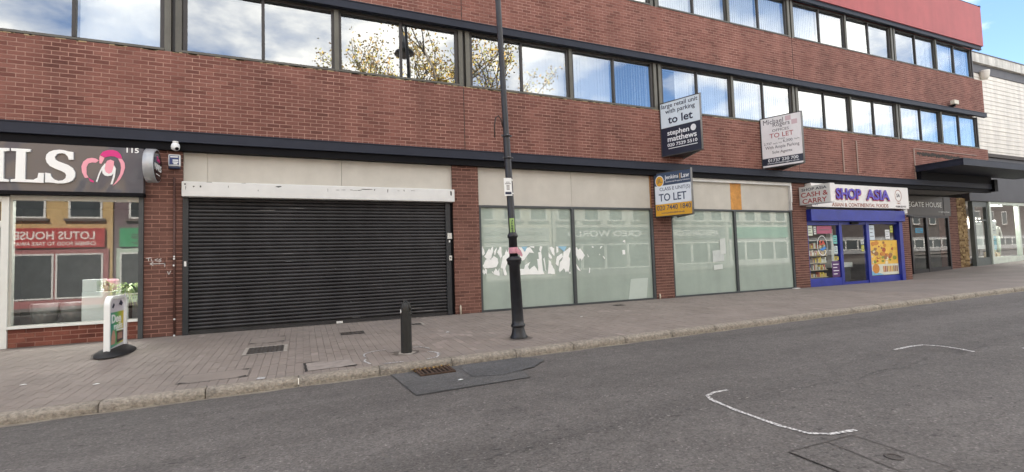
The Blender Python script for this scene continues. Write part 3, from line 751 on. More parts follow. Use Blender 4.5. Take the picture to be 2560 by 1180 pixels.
# ---- frosted shop units
def frost():
    m = pm('whitened_glass', (.345, .410, .362), .35, var=.07, vs=1.6, coat=1.0, streak=.08, spec=0.0); b = m.node_tree.nodes['Principled BSDF']
    b.inputs['Coat Roughness'].default_value = 0.0; b.inputs['Coat IOR'].default_value = 1.52
    return m
M_FROST = frost()
def frosted_unit(x0, x1, mid, zb, label):
    fw = .05
    f = MB().box(x0, x0 + fw, .01, .11, zb, 2.46).box(x1 - fw - .03, x1, .01, .11, zb, 2.46).box(x0 + fw, x1 - fw - .03, .01, .11, 2.405, 2.46)
    f.box(x0 + fw, x1 - fw - .03, .01, .11, zb, .045).box(mid - .042, mid + .042, .005, .105, .045, 2.405)
    w = f.build('shop_window', M_DKALU, bld, bev=.004); w['label'] = label
    for a, b in ((x0 + fw, mid - .042), (mid + .042, x1 - fw - .03)):
        MB().box(a, b, .06, .072, .045, 2.405).build('pane', M_FROST, w)
    return w
frosted_unit(3.735, 8.742, 6.23, -.10, 'whitened shop window with torn posters')
frosted_unit(9.36, 14.268, 11.78, -.07, 'whitened shop window below the plywood strip')
for a, b in ((3.74, 6.236), (6.242, 8.70)): MB().box(a, b, .06, .09, 2.462, 3.343).build('board', M_BEIGE, bld)
MB().box(8.702, 8.742, .05, .085, 2.462, 3.343).build('timber_batten', pm('bare_timber', (.34, .17, .06), .8, var=.3, vs=12), bld)
for a, b in ((9.36, 11.697), (12.135, 14.20)): MB().box(a, b, .06, .09, 2.462, 3.25).build('board', M_BEIGE, bld)
MB().box(11.70, 12.132, .055, .088, 2.463, 3.25).build('plywood_strip', pm('plywood', (.56, .265, .06), .7, var=.25, vs=7, streak=.35), bld)
MB().box(9.36, 14.265, -.02, .085, 3.252, 3.343).build('white_trim', M_WHITE, bld)
MB().box(14.203, 14.266, -.03, .085, 2.72, 3.25).box(14.215, 14.266, -.01, .085, 2.47, 2.715).build('box_end', M_WHITE, bld)
MB().box(9.40, 14.30, -.09, .01, -.08, -.035).build('threshold', M_CONC, bld)
MB().box(14.05, 14.28, -.10, -.0, -.034, .02).build('white_block', M_WHITE, bld)
N_I = [(-4.623, 3.218), (-4.324, 3.226), (-4.324, 3.184), (-4.39, 3.167), (-4.387, 2.729), (-4.321, 2.713), (-4.323, 2.679), (-4.613, 2.683)]
N_L = [(-4.301, 3.227), (-4.06, 3.226), (-4.064, 3.183), (-4.123, 3.174), (-4.125, 2.727), (-4.019, 2.724), (-3.97, 2.759), (-3.957, 2.839), (-3.891, 2.84), (-3.893, 2.677), (-4.301, 2.682), (-4.297, 2.718), (-4.243, 2.729), (-4.238, 3.183), (-4.3, 3.185)]
N_S = [(-3.515, 3.211), (-3.513, 3.084), (-3.572, 3.078), (-3.586, 3.13), (-3.622, 3.174), (-3.668, 3.185), (-3.723, 3.168), (-3.755, 3.121), (-3.752, 3.081), (-3.721, 3.05), (-3.666, 3.027), (-3.584, 2.992), (-3.522, 2.942), (-3.488, 2.87), (-3.489, 2.791), (-3.519, 2.73), (-3.57, 2.695), (-3.641, 2.677), (-3.721, 2.674), (-3.772, 2.682), (-3.821, 2.686), (-3.873, 2.685), (-3.873, 2.847), (-3.809, 2.837), (-3.798, 2.791), (-3.762, 2.741), (-3.702, 2.717), (-3.647, 2.729), (-3.612, 2.766), (-3.604, 2.813), (-3.618, 2.851), (-3.664, 2.882), (-3.745, 2.918), (-3.815, 2.96), (-3.856, 3.017), (-3.871, 3.081), (-3.862, 3.147), (-3.828, 3.195), (-3.769, 3.227), (-3.699, 3.24), (-3.638, 3.236), (-3.573, 3.217)]
N_cap = [(-3.164, 3.188), (-3.128, 3.245), (-3.064, 3.276), (-2.988, 3.285), (-2.923, 3.264), (-2.879, 3.212), (-2.859, 3.145), (-2.922, 3.148), (-2.966, 3.173), (-3.02, 3.176), (-3.073, 3.16), (-3.1, 3.147)]
N_rarc = [(-2.859, 3.138), (-2.823, 3.064), (-2.817, 2.982), (-2.843, 2.872), (-2.886, 2.774), (-2.94, 2.704), (-2.988, 2.662), (-2.93, 2.759), (-2.887, 2.87), (-2.872, 2.98), (-2.883, 3.061), (-2.917, 3.141)]
N_fing = [(-3.174, 3.134), (-3.164, 3.181), (-3.102, 3.142), (-3.126, 3.075), (-3.147, 3.034), (-3.174, 3.046)]
N_larc = [(-3.179, 3.093), (-3.222, 3.124), (-3.275, 3.132), (-3.338, 3.115), (-3.389, 3.061), (-3.414, 2.98), (-3.403, 2.874), (-3.365, 2.783), (-3.315, 2.791), (-3.343, 2.85), (-3.346, 2.97), (-3.321, 3.032), (-3.274, 3.054), (-3.221, 3.05)]
N_tip = [(-3.318, 2.787), (-3.244, 2.734), (-3.249, 2.709), (-3.292, 2.725)]
N_nail = [(-3.067, 3.092), (-3.019, 3.115), (-2.97, 3.091), (-2.975, 2.988), (-2.996, 2.892), (-3.038, 2.863), (-3.082, 2.888), (-3.098, 2.955), (-3.088, 3.037)]
N_M = [(-3.214, 2.727), (-3.177, 2.871), (-3.136, 2.98), (-3.092, 3.048), (-3.085, 3.023), (-3.098, 2.955), (-3.082, 2.895), (-3.038, 2.866), (-2.996, 2.895), (-2.977, 2.988), (-2.969, 3.016), (-2.942, 2.963), (-2.954, 2.826), (-2.988, 2.686), (-3.015, 2.685), (-2.989, 2.797), (-2.976, 2.873), (-3.006, 2.837), (-3.054, 2.825), (-3.097, 2.836), (-3.126, 2.873), (-3.133, 2.927), (-3.161, 2.858), (-3.197, 2.715)]
TORN = [[(3.771, 1.461), (3.82, 1.507), (3.843, 1.443), (3.874, 1.347), (3.848, 1.316), (3.813, 1.285), (3.79, 1.365), (3.766, 1.382)], [(3.846, 1.269), (3.935, 1.402), (3.971, 1.457), (4.003, 1.408), (4.049, 1.495), (4.083, 1.479), (4.071, 1.375), (4.034, 1.28), (4.014, 1.217), (3.946, 1.203), (3.879, 1.236)], [(4.088, 1.375), (4.169, 1.477), (4.148, 1.357), (4.111, 1.294)], [(4.174, 1.357), (4.239, 1.492), (4.282, 1.475), (4.282, 1.37), (4.292, 1.273), (4.255, 1.21), (4.223, 1.291)], [(3.806, 1.064), (3.878, 1.189), (3.929, 1.219), (4.014, 1.193), (4.085, 1.279), (4.186, 1.212), (4.2, 1.115), (4.145, 1.021), (4.042, 1.001), (3.939, 0.996), (3.838, 1.0)], [(3.753, 0.861), (3.821, 0.985), (3.836, 0.937), (3.863, 0.999), (3.905, 0.966), (3.901, 0.855), (3.868, 0.888), (3.833, 0.842), (3.818, 0.906), (3.766, 0.845)], [(4.022, 0.93), (4.072, 0.88), (4.119, 0.99), (4.177, 0.924), (4.222, 0.986), (4.216, 0.81), (4.156, 0.821), (4.088, 0.847)], [(4.249, 1.001), (4.309, 1.257), (4.363, 1.304), (4.403, 1.433), (4.435, 1.351), (4.466, 1.48), (4.499, 1.414), (4.581, 1.478), (4.644, 1.248), (4.566, 1.055), (4.478, 1.058), (4.427, 1.124), (4.369, 0.965), (4.4, 0.835), (4.381, 0.803), (4.33, 0.838), (4.308, 0.967)], [(4.724, 1.475), (4.832, 1.465), (4.864, 1.358), (4.959, 1.455), (5.023, 1.47), (5.137, 1.319), (5.009, 1.338), (4.952, 1.273), (4.876, 1.177), (4.82, 1.145), (4.768, 1.196), (4.754, 1.311), (4.792, 1.376)], [(5.014, 1.479), (5.144, 1.485), (5.142, 1.435)], [(4.741, 0.952), (4.849, 0.948), (4.889, 1.045), (5.028, 1.115), (4.96, 0.993), (4.994, 0.926), (5.069, 0.989), (5.126, 1.021), (5.197, 0.935), (5.231, 0.868), (5.219, 1.034), (5.206, 1.167), (5.262, 1.182), (5.24, 1.333), (5.324, 1.348), (5.341, 1.063), (5.379, 0.829), (5.397, 0.803), (4.754, 0.812)], [(5.292, 1.482), (5.363, 1.481), (5.324, 1.339), (5.274, 1.399)], [(5.374, 1.179), (5.413, 1.212), (5.43, 0.927), (5.465, 0.859), (5.419, 0.894)], [(5.555, 1.444), (5.622, 1.468), (5.688, 1.424), (5.684, 1.238), (5.625, 1.291)], [(5.523, 1.226), (5.532, 1.343), (5.603, 1.24), (5.62, 1.173), (5.563, 1.174)], [(5.482, 0.808), (5.523, 1.142), (5.579, 1.106), (5.595, 1.022), (5.667, 0.918), (5.681, 0.792)], [(5.738, 1.474), (5.804, 1.456), (5.8, 1.337), (5.75, 1.305), (5.744, 1.389)], [(5.711, 1.052), (5.756, 1.22), (5.914, 1.301), (5.93, 1.215), (5.81, 1.117), (5.785, 0.982)], [(5.79, 0.88), (5.826, 1.048), (5.909, 1.165), (5.945, 1.334), (6.035, 1.384), (6.136, 1.442), (6.15, 1.381), (6.087, 1.211), (6.124, 1.159), (6.095, 0.937), (6.06, 0.819), (6.023, 0.871), (5.991, 0.822), (5.937, 0.926), (5.877, 0.877), (5.826, 0.828)], [(6.069, 0.802), (6.11, 0.843), (6.147, 0.781)], [(6.284, 1.413), (6.326, 1.447), (6.373, 1.377), (6.434, 1.41), (6.558, 1.234), (6.46, 1.089), (6.413, 1.168), (6.38, 1.091), (6.279, 1.292)], [(6.288, 1.051), (6.315, 0.998), (6.391, 0.892), (6.428, 0.831), (6.369, 0.859), (6.312, 0.912)], [(6.258, 0.828), (6.286, 0.793), (6.256, 0.786)], [(6.762, 1.448), (6.804, 1.465), (6.84, 1.429), (6.802, 1.417)], [(7.02, 1.399), (7.043, 1.452), (7.106, 1.451), (7.063, 1.425), (7.04, 1.39)], [(6.631, 1.267), (6.679, 1.196), (6.647, 1.179)], [(7.094, 1.203), (7.125, 1.193), (7.164, 1.13), (7.139, 1.131)], [(6.992, 1.267), (7.022, 1.24), (7.001, 1.223)], [(6.676, 0.917), (6.706, 0.899), (6.69, 0.795), (6.659, 0.778)], [(7.735, 1.567), (7.781, 1.606), (7.814, 1.602), (7.815, 1.529)], [(7.713, 1.341), (7.801, 1.348), (7.798, 1.222), (7.717, 1.22)]]
TBLUE = [[(4.794, 1.482), (4.958, 1.484), (4.889, 1.357)], [(5.784, 1.473), (6.04, 1.466), (5.962, 1.334), (5.878, 1.404)]]
PAPER =  [(7.944, 0.574), (8.513, 0.582), (8.436, 0.048), (7.848, 0.038)]
random.seed(21)
# torn posters on the first whitened window
def jag(pts, k=3, amp=.008):
    out = []
    for i, p in enumerate(pts):
        q = pts[(i + 1) % len(pts)]; L_ = math.hypot(q[0] - p[0], q[1] - p[1])
        for j in range(k):
            t = j / k; a = min(amp, L_ * .12) if j else 0
            out.append((p[0] + (q[0] - p[0]) * t + random.uniform(-a, a), p[1] + (q[1] - p[1]) * t + random.uniform(-a, a)))
    return out
M_PAPER = pm('torn_white_paper', (.86, .88, .86), .7, var=.05, vs=9)
def paper_thing(polys, y, label, mat=None, nm='torn_poster', cat='poster', j=True):
    allp = [p for P in polys for p in P]; cx = sum(p[0] for p in allp) / len(allp); cz = min(p[1] for p in allp)
    m = MB()
    for P in polys:
        P = jag(P) if j else P
        ar = sum(P[i][0] * P[(i + 1) % len(P)][1] - P[(i + 1) % len(P)][0] * P[i][1] for i in range(len(P)))
        if ar < 0: P = P[::-1]
        m.prism([(a, y, b) for a, b in P], (0, .002, 0))
    return tag(m.build(nm, mat or M_PAPER, loc=(cx, y, cz)), label, cat)
left = [t for t in TORN if max(p[0] for p in t) < 6.2]; right = [t for t in TORN if max(p[0] for p in t) >= 6.2]
paper_thing(left, .052, 'shredded white poster remains across the pane behind the lamp post')
paper_thing(right, .052, 'few torn white poster scraps right of the window mullion')
paper_thing(TBLUE, .048, 'two pale blue paper triangles above the torn poster', pm('pale_blue_paper', (.30, .52, .66), .7), 'paper_scrap', 'paper', False)
paper_thing([PAPER], .052, 'plain pale sheet of paper in lower window corner', pm('translucent_paper', (.47, .54, .49), .7, var=.03), 'paper_sheet', 'paper', False)
g3 = [([(10.86, .93), (11.30, .95), (11.30, 1.28), (10.86, 1.26)], (.50, .54, .52)), ([(11.16, 1.15), (11.38, 1.16), (11.38, 1.62), (11.16, 1.60)], (.56, .60, .57)), ([(10.87, .70), (11.22, .72), (11.22, .86), (10.87, .84)], (.56, .60, .57))]
for (P, c), lab in zip(g3, ('grey card taped low on the third shop window', 'tall narrow pale card in the third shop window', 'small pale strip below the cards in third shop window')):
    paper_thing([P], .050 - .003 * g3.index((P, c)), lab, pm('card_%d' % g3.index((P, c)), c, .7), 'window_card', 'card', False)

# ------------------------------------------------------------------ nail salon
M_UPVC = pm('white_upvc', (.70, .72, .68), .4, var=.04)
M_CLEAR = glassmat('shop_glass', .02, (.93, .96, .95)); M_CLEARS = glassmat('salon_glass', .06, (.93, .96, .95))
nf = MB().box(-4.36, -2.645, .0, .09, 2.40, 2.50).box(-4.36, -2.645, .0, .09, .305, .355).box(-4.36, -4.325, .0, .09, .355, 2.40)
nw = nf.build('shop_window', pm('dull_aluminium', (.42, .42, .38), .5, .3, var=.1), bld); nw['label'] = 'nail salon shop window'
MB().box(-4.325, -2.645, .04, .048, .355, 2.40).build('pane', M_CLEARS, nw)
MB().box(-4.37, -2.645, -.04, -.001, .305, .345).build('sill', M_UPVC, nw)
MB().box(-2.644, -2.574, -.03, .09, -.08, 2.50).build('corner_post', M_DKALU, nw)
sr = MB().box(-4.36, -2.646, .012, .2, -.2, .304).build('stall_riser', M_MORTP, bld)
M_BRICKO = brickmat('old_red_brick', (.16, .050, .034), (.26, .095, .065), .35)
for a, b, c, d in brick_list(-4.36, -2.646, -.072, 5, False):
    MB().box(a, b, .004 + random.uniform(-.002, .002), .05, c, d).build('brick', M_BRICKO, sr)
dr = MB().box(-4.46, -4.362, -.02, .10, -.1, 2.46).box(-5.5, -5.40, -.02, .10, -.1, 2.46).box(-5.40, -4.46, -.02, .10, 2.38, 2.46).box(-5.40, -4.46, -.02, .10, 1.96, 2.06)
dr.box(-5.38, -5.28, .0, .08, -.05, 1.955).box(-4.58, -4.48, .0, .08, -.05, 1.955).box(-5.28, -4.58, .0, .08, -.05, .30)
dd = dr.build('door', M_UPVC, bld, bev=.006); dd['label'] = 'white framed salon door'
MB().box(-5.28, -4.58, .03, .04, .30, 1.955).box(-5.40, -4.46, .03, .04, 2.06, 2.38).build('pane', M_CLEAR, dd)
MB().tube([(-4.53, -.01, .82), (-4.53, -.06, .84), (-4.53, -.06, 1.22), (-4.53, -.01, 1.24)], .012).build('handle', pm('steel', (.5, .5, .5), .3, .9), dd)
# salon room
rm = MB().box(-5.5, -2.1, 3.2, 3.3, 0, 2.6).box(-2.2, -2.1, .33, 3.2, 0, 2.6).box(-5.6, -5.5, .11, 3.2, 0, 2.6).box(-5.5, -2.2, .3, 3.2, 2.6, 2.7).box(-5.5, -2.2, .2, 3.2, -.06, .0)
rm.build('salon_room', pm('salon_wall', (.10, .095, .095), .8), bld)
cl = thing('ceiling_light', (-3.2, .9, 2.56), 'lit white ceiling panel just inside salon window top', 'ceiling light')
emi = bpy.data.materials.new('light_panel'); emi.use_nodes = True; emi.node_tree.nodes['Principled BSDF'].inputs['Emission Color'].default_value = (1, .98, .94, 1); emi.node_tree.nodes['Principled BSDF'].inputs['Emission Strength'].default_value = 22.0
MB().box(-3.5, -2.9, .6, 1.2, 2.555, 2.575).build('diffuser', emi, cl); MB().box(-3.54, -2.86, .56, 1.24, 2.576, 2.599).build('frame', M_UPVC, cl)
ct = MB().box(-3.52, -2.86, .28, .75, .02, .84).box(-3.52, -3.32, .30, .80, .84, 1.06)
tag(ct.build('reception_counter', pm('gloss_white', (.75, .77, .76), .25, var=.02), loc=(-3.0, .5, .02), bev=.008), 'white stepped reception counter inside the nail salon window', 'counter')
def grassy(name, x, y, z, n, ln, label, cols, pot=True, droop=1.0):
    t = thing(name, (x, y, z), label, 'plant')
    MB().lathe([(.055, 0), (.075, .10), (.08, .11), (.07, .115), (.065, .09)], (x, y, z), 14).build('pot', pm('cream_pot', (.5, .46, .38), .6), t)
    lf = MB(); 
    for i in range(n):
        a = random.uniform(0, 6.283); l = ln * random.uniform(.6, 1.1); up = random.uniform(.5, 1.1); px, py, pz = x, y, z + .1; w = .016
        pts = []
        for k in range(6):
            s = k / 5; r_ = l * s * (.35 + .5 * s); h = l * (up * s - droop * .95 * s * s)
            pts.append((x + math.cos(a) * r_, max(y + math.sin(a) * r_, .10), z + .1 + h))
        nx_, ny_ = -math.sin(a), math.cos(a)
        for k in range(5):
            w0 = w * (1 - k / 5.2); w1 = w * (1 - (k + 1) / 5.2); p0, p1 = pts[k], pts[k + 1]
            lf.poly([(p0[0] - nx_ * w0, p0[1] - ny_ * w0, p0[2]), (p0[0] + nx_ * w0, p0[1] + ny_ * w0, p0[2]), (p1[0] + nx_ * w1, p1[1] + ny_ * w1, p1[2]), (p1[0] - nx_ * w1, p1[1] - ny_ * w1, p1[2])], m=0 if i % 3 else 1)
    lf.build('foliage', cols, t); return t
M_LEAF = pm('spider_leaf', (.22, .34, .07), .5, var=.25, vs=9); M_LEAFY = pm('spider_leaf_pale', (.42, .45, .16), .5, var=.2, vs=9); M_LEAFD = pm('deep_leaf', (.05, .10, .035), .5, var=.3, vs=9)
grassy('potted_plant', -2.85, .34, .72, 220, .60, 'large trailing spider plant beside the black post in salon window', [M_LEAF, M_LEAFY], droop=1.2)
MB()
st = MB().lathe([(.13, 0), (.13, .02), (.03, .03), (.03, .68), (.12, .70), (.12, .72)], (-2.85, .34, 0), 16)
tag(st.build('plant_stand', pm('dark_wood', (.05, .03, .02), .6), loc=(-2.85, .34, 0)), 'dark round stand under the large salon plant', 'plant stand')
grassy('potted_plant', -3.2, .45, .84, 40, .25, 'small potted plant standing on the white salon counter', [M_LEAFD, M_LEAF])
for i, (x, lab) in enumerate(((-4.12, 'grey foot bath on salon floor, nearer the white door'), (-3.72, 'grey foot bath on salon floor, nearer the counter'))):
    t = thing('foot_bath', (x, .6, 0), lab, 'foot bath', 'salon foot baths')
    MB().lathe([(.10, 0), (.15, .05), (.19, .22), (.20, .36), (.185, .37), (.16, .30), (.10, .12)], (x, .6, .3), 18).build('basin', pm('grey_plastic', (.20, .20, .20), .35), t)
    MB().box(x - .16, x + .16, .45, .75, .0, .30).build('plinth', pm('dark_plastic', (.05, .05, .05), .5), t, bev=.02)
pc = thing('salon_chair', (-3.52, 1.1, 0), 'pink padded chair between the foot baths and counter', 'chair')
MB().lathe([(.20, 0), (.20, .02), (.035, .04), (.035, .40)], (-3.52, 1.1, 0), 14).build('base', pm('steel', (.5, .5, .5), .3, .9), pc)
MB().box(-3.75, -3.29, .86, 1.32, .40, .52).build('seat', pm('pink_vinyl', (.42, .22, .26), .4), pc, bev=.04)
MB().box(-3.75, -3.29, 1.28, 1.40, .50, 1.05).build('backrest', pm('pink_vinyl', (.42, .22, .26), .4), pc, bev=.04)
# salon fascia sign
def gloss_sign():
    m = pm('gloss_grey_sign', (.125, .122, .135), .06, .0, spec=.28, var=0); t = m.node_tree; L = t.links; b = t.nodes['Principled BSDF']
    geo = t.nodes.new('ShaderNodeNewGeometry'); n = t.nodes.new('ShaderNodeTexNoise'); n.inputs['Scale'].default_value = 2.2; n.inputs['Detail'].default_value = 0
    L.new(geo.outputs['Position'], n.inputs['Vector']); bp = t.nodes.new('ShaderNodeBump'); bp.inputs['Strength'].default_value = .35; bp.inputs['Distance'].default_value = .05
    L.new(n.outputs['Fac'], bp.inputs['Height']); L.new(bp.outputs[0], b.inputs['Normal']); return m
ns_ = thing('shop_sign', (-3.5, -.1, 2.5), 'glossy grey salon fascia sign with big white letters and pink nail logo', 'shop sign')
MB().box(-7.6, -2.555, -.12, .05, 2.545, 3.335).build('panel', gloss_sign(), ns_)
MB().box(-7.6, -2.555, -.121, -.06, 3.336, 3.344).box(-7.6, -2.545, -.14, .04, 2.485, 2.543).build('trim', M_BLACK, ns_)
M_LET = pm('white_letter', (.85, .87, .86), .4, var=0); M_PINK = pm('logo_pink', (.85, .36, .44), .5, var=0); M_MAG = pm('logo_magenta', (.65, .02, .21), .5, var=0)
def flat_on(pts, y, t, name, mat, parent):
    ar = sum(pts[i][0] * pts[(i + 1) % len(pts)][1] - pts[(i + 1) % len(pts)][0] * pts[i][1] for i in range(len(pts)))
    P = pts if ar > 0 else pts[::-1]
    return MB().prism([(a, y, b) for a, b in P], (0, t, 0)).build(name, mat, parent)
for n_, p_ in (('letter', N_I), ('letter', N_L), ('letter', N_S)): flat_on(p_, -.150, .029, n_, M_LET, ns_)
flat_on(N_cap, -.127, .006, 'logo_tip', M_MAG, ns_); flat_on(N_tip, -.127, .006, 'logo_tip', M_MAG, ns_)
for p_ in (N_rarc, N_fing, N_larc): flat_on(p_, -.126, .005, 'logo_petal', M_PINK, ns_)
flat_on(N_nail, -.128, .006, 'logo_nail', M_PINK, ns_); flat_on(N_M, -.132, .009, 'logo_letter', M_LET, ns_)
text('115', (-2.711, -.121, 3.294), (1, 0, 0), .175, .085, M_LET, ns_, bold=.015)
# round projecting sign
rs = thing('projecting_sign', (-2.31, -.12, 2.66), 'round grey projecting sign box with black face on brown pillar', 'projecting sign')
cxr, cyr, czr, rr_ = -2.36, -.40, 2.985, .285
MB().lathe([(rr_, -.075), (rr_ + .006, -.07), (rr_ + .006, .06), (rr_, .075), (rr_ - .02, .076)], (cxr, cyr, czr), 40, axis=(1, 0, 0)).build('drum', pm('silver_rim', (.42, .44, .46), .4, .4, var=.05), rs)
MB().lathe([(rr_ - .018, .0), (rr_ - .018, .004)], (cxr + .0765, cyr, czr), 40, axis=(1, 0, 0)).build('face', pm('black_gloss', (.012, .012, .014), .15, var=0), rs)
text('NAILS', (cxr + .0815, cyr, czr - .03), (0, 1, 0), .40, .115, M_LET, rs, bold=.01)
text('Dee', (cxr + .0815, cyr + .02, czr + .115), (0, 1, 0), .17, .09, M_MAG, rs)
MB().box(cxr + .0805, cxr + .082, cyr - .12, cyr + .12, czr - .16, czr - .147).build('printed_line', M_LET, rs)
for z in (czr + .10, czr - .19):
    MB().tube([(cxr, -.16, z), (cxr, .0, z)], .014).build('bracket', pm('steel', (.5, .5, .5), .3, .9), rs)
# alarm box, dome camera, conduit on first pillar
al = thing('alarm_box', (-2.11, -.02, 3.02), 'white and blue burglar alarm box on brown pillar', 'alarm box')
MB().box(-2.205, -2.02, -.075, -.003, 3.055, 3.275).build('case', pm('white_plastic', (.75, .77, .78), .4, var=.02), al, bev=.02)
MB().box(-2.20, -2.025, -.07, -.003, 3.012, 3.053).build('strobe_base', pm('navy_plastic', (.01, .02, .06), .3), al, bev=.01)
MB().box(-2.185, -2.04, -.080, -.0755, 3.085, 3.25).build('label', pm('navy_print', (.03, .045, .16), .4, var=0), al)
for z, w in ((3.225, .12), (3.165, .085), (3.13, .085), (3.10, .06)):
    MB().box(-2.112 - w / 2 + (.02 if z < 3.2 else 0), -2.112 + w / 2 + (.02 if z < 3.2 else 0), -.082, -.0805, z - .011, z + .011).build('print', M_LET, al)
dc = thing('dome_camera', (-2.07, -.13, 3.34), 'white ball security camera under the black beam above pillar', 'security camera')
MB().lathe([(.002, .075), (.04, .07), (.062, .045), (.07, .0), (.062, -.04), (.04, -.062), (.01, -.072)], (-2.07, -.19, 3.385), 18).build('ball', pm('white_plastic', (.75, .77, .78), .4, var=.02), dc)
MB().lathe([(.03, 0), (.03, .01)], (-2.04, -.235, 3.345), 12, axis=(.4, -.7, -.5)).build('lens', M_BLACK, dc)
MB().lathe([(.045, 0), (.045, .03)], (-2.07, -.19, 3.452), 14).build('mount', M_WHITE, dc)
MB().tube([(-2.12, -.02, 2.86), (-2.115, -.02, 1.5), (-2.11, -.02, -.06)], .018).build('conduit', pm('brown_conduit', (.085, .040, .032), .6), bld)
sp2 = MB()
for x, z in ((-2.115, 1.42), (-2.115, 1.38), (-2.12, 1.26), (-2.108, .3), (-2.11, .01)):
    sp2.lathe([(.018, 0), (.012, .006)], (x, -.0405, z), 8, axis=(0, -1, 0))
sp2.build('paint_spots', M_WHITE, bld, kind='stuff')
gr = MB()
def stroke(pts, w=.006, y=-.006):
    for (a, b), (c, d) in zip(pts, pts[1:]):
        l = math.hypot(c - a, d - b) or 1; nx_, nz_ = -(d - b) / l * w, (c - a) / l * w
        gr.poly([(a - nx_, y, b - nz_), (c - nx_, y, d - nz_), (c + nx_, y, d + nz_), (a + nx_, y, b + nz_)])
stroke([(-2.54, 1.40), (-2.46, 1.41)]); stroke([(-2.50, 1.40), (-2.50, 1.35)]); stroke([(-2.46, 1.39), (-2.46, 1.35), (-2.43, 1.35)]); stroke([(-2.36, 1.39), (-2.41, 1.37), (-2.38, 1.35), (-2.35, 1.35)]); stroke([(-2.31, 1.39), (-2.35, 1.37), (-2.31, 1.35), (-2.35, 1.33)])
stroke([(-2.47, 1.30), (-2.26, 1.30), (-2.26, 1.34), (-2.26, 1.24)]); stroke([(-2.43, 1.33), (-2.48, 1.30), (-2.43, 1.27)]); stroke([(-2.22, 1.16), (-2.20, 1.10), (-2.17, 1.17)])
gr.build('graffiti', pm('chalk_white', (.55, .52, .50), .8), bld)
for x, z1 in ((3.225, .20), (8.815, .14)):
    MB().tube([(x, -.035, pav(x, 0) - .02), (x, -.035, z1 - .03), (x + .005, -.02, z1)], [.022, .022, .012]).build('pipe_stub', pm('stained_pvc', (.50, .44, .35), .6, var=.3, vs=15), bld)

# ------------------------------------------------------------------ to-let boards (V shaped)
M_NAVY = pm('navy_board', (.008, .011, .030), .35, var=.08); M_BACKB = pm('board_back', (.30, .30, .29), .7, var=.15)
M_PALE = pm('pale_blue_board', (.68, .77, .84), .35, var=.05); M_OFFW = pm('offwhite_board', (.80, .78, .78), .4, var=.05); M_DKTRIM = pm('dark_trim', (.035, .035, .037), .5)
def vboard(label, xa, xc, yb, z0, z1, paint):
    ax, bx2 = Vector((xa, -.02, 0)), Vector(((xa + xc) / 2, yb, 0)); cx2 = Vector((xc, -.02, 0))
    t = thing('to_let_board', ((xa + xc) / 2, -.02, z0), label, 'to let board', 'letting boards on the building front')
    faces = []
    for a, b in ((ax, bx2), (bx2, cx2)):
        u = (b - a).normalized(); nrm = u.cross(Vector((0, 0, 1)))
        p = [a + Vector((0, 0, z0)), b + Vector((0, 0, z0)), b + Vector((0, 0, z1)), a + Vector((0, 0, z1))]
        MB().prism(p, -nrm * .022).build('panel', M_BACKB, t)
        fr = MB()
        w = (b - a).length; e = .022
        for s0, s1, h0, h1 in ((0, w, z0, z0 + e), (0, w, z1 - e, z1), (0, e, z0 + e, z1 - e), (w - e, w, z0 + e, z1 - e)):
            q = [a + u * s0 + Vector((0, 0, h0)), a + u * s1 + Vector((0, 0, h0)), a + u * s1 + Vector((0, 0, h1)), a + u * s0 + Vector((0, 0, h1))]
            fr.prism([v + nrm * .012 for v in q], -nrm * .0115)
        fr.build('edge_trim', M_DKTRIM, t)
        faces.append((a, u, nrm, w))
    MB().poly([ax + Vector((.03, -.03, z1 - .004)), bx2 + Vector((0, .05, z1 - .004)), cx2 + Vector((-.03, -.03, z1 - .004))]).build('top_cover', M_BACKB, t)
    MB().poly([ax + Vector((.03, -.03, z0 + .03)), cx2 + Vector((-.03, -.03, z0 + .03)), bx2 + Vector((0, .05, z0 + .03))]).build('underside', M_DKTRIM, t)
    MB().tube([(bx2.x, yb + .02, z0), (bx2.x, yb + .02, z1)], .025, 8).build('nose_post', M_BACKB, t)
    for a, u, nrm, w in faces[:1]:
        H = z1 - z0
        def rect(s0, s1, h0, h1, mat, d=.004, nm='printed_panel'):
            q = [a + u * (s0 * w) + Vector((0, 0, z0 + h0 * H)), a + u * (s1 * w) + Vector((0, 0, z0 + h0 * H)), a + u * (s1 * w) + Vector((0, 0, z0 + h1 * H)), a + u * (s0 * w) + Vector((0, 0, z0 + h1 * H))]
            return MB().prism([v + nrm * d for v in q], -nrm * .003).build(nm, mat, t)
        def tx(s, s0, s1, h0, h1, mat, bold=0.0, d=.0065):
            c = a + u * ((s0 + s1) / 2 * w) + Vector((0, 0, z0 + (h0 + h1) / 2 * H)) + nrm * d
            text(s, c, u, (s1 - s0) * w, (h1 - h0) * H, mat, t, bold=bold, t=.002)
        def disc(s, h, r0, mat, d=.006, asp=1.0):
            c = a + u * (s * w) + Vector((0, 0, z0 + h * H)) + nrm * d
            pts = [c + u * (math.cos(k / 24 * 6.2832) * r0) + Vector((0, 0, math.sin(k / 24 * 6.2832) * r0 * asp)) for k in range(24)]
            MB().prism(pts, -nrm * .002).build('printed_disc', mat, t)
        paint(rect, tx, disc)
    return t
M_NV = pm('navy_ink', (.012, .018, .05), .5, var=0); M_WI = pm('white_ink', (.80, .82, .84), .5, var=0); M_RI = pm('red_ink', (.38, .06, .06), .5, var=0); M_GI = pm('grey_ink', (.09, .075, .085), .5, var=0)
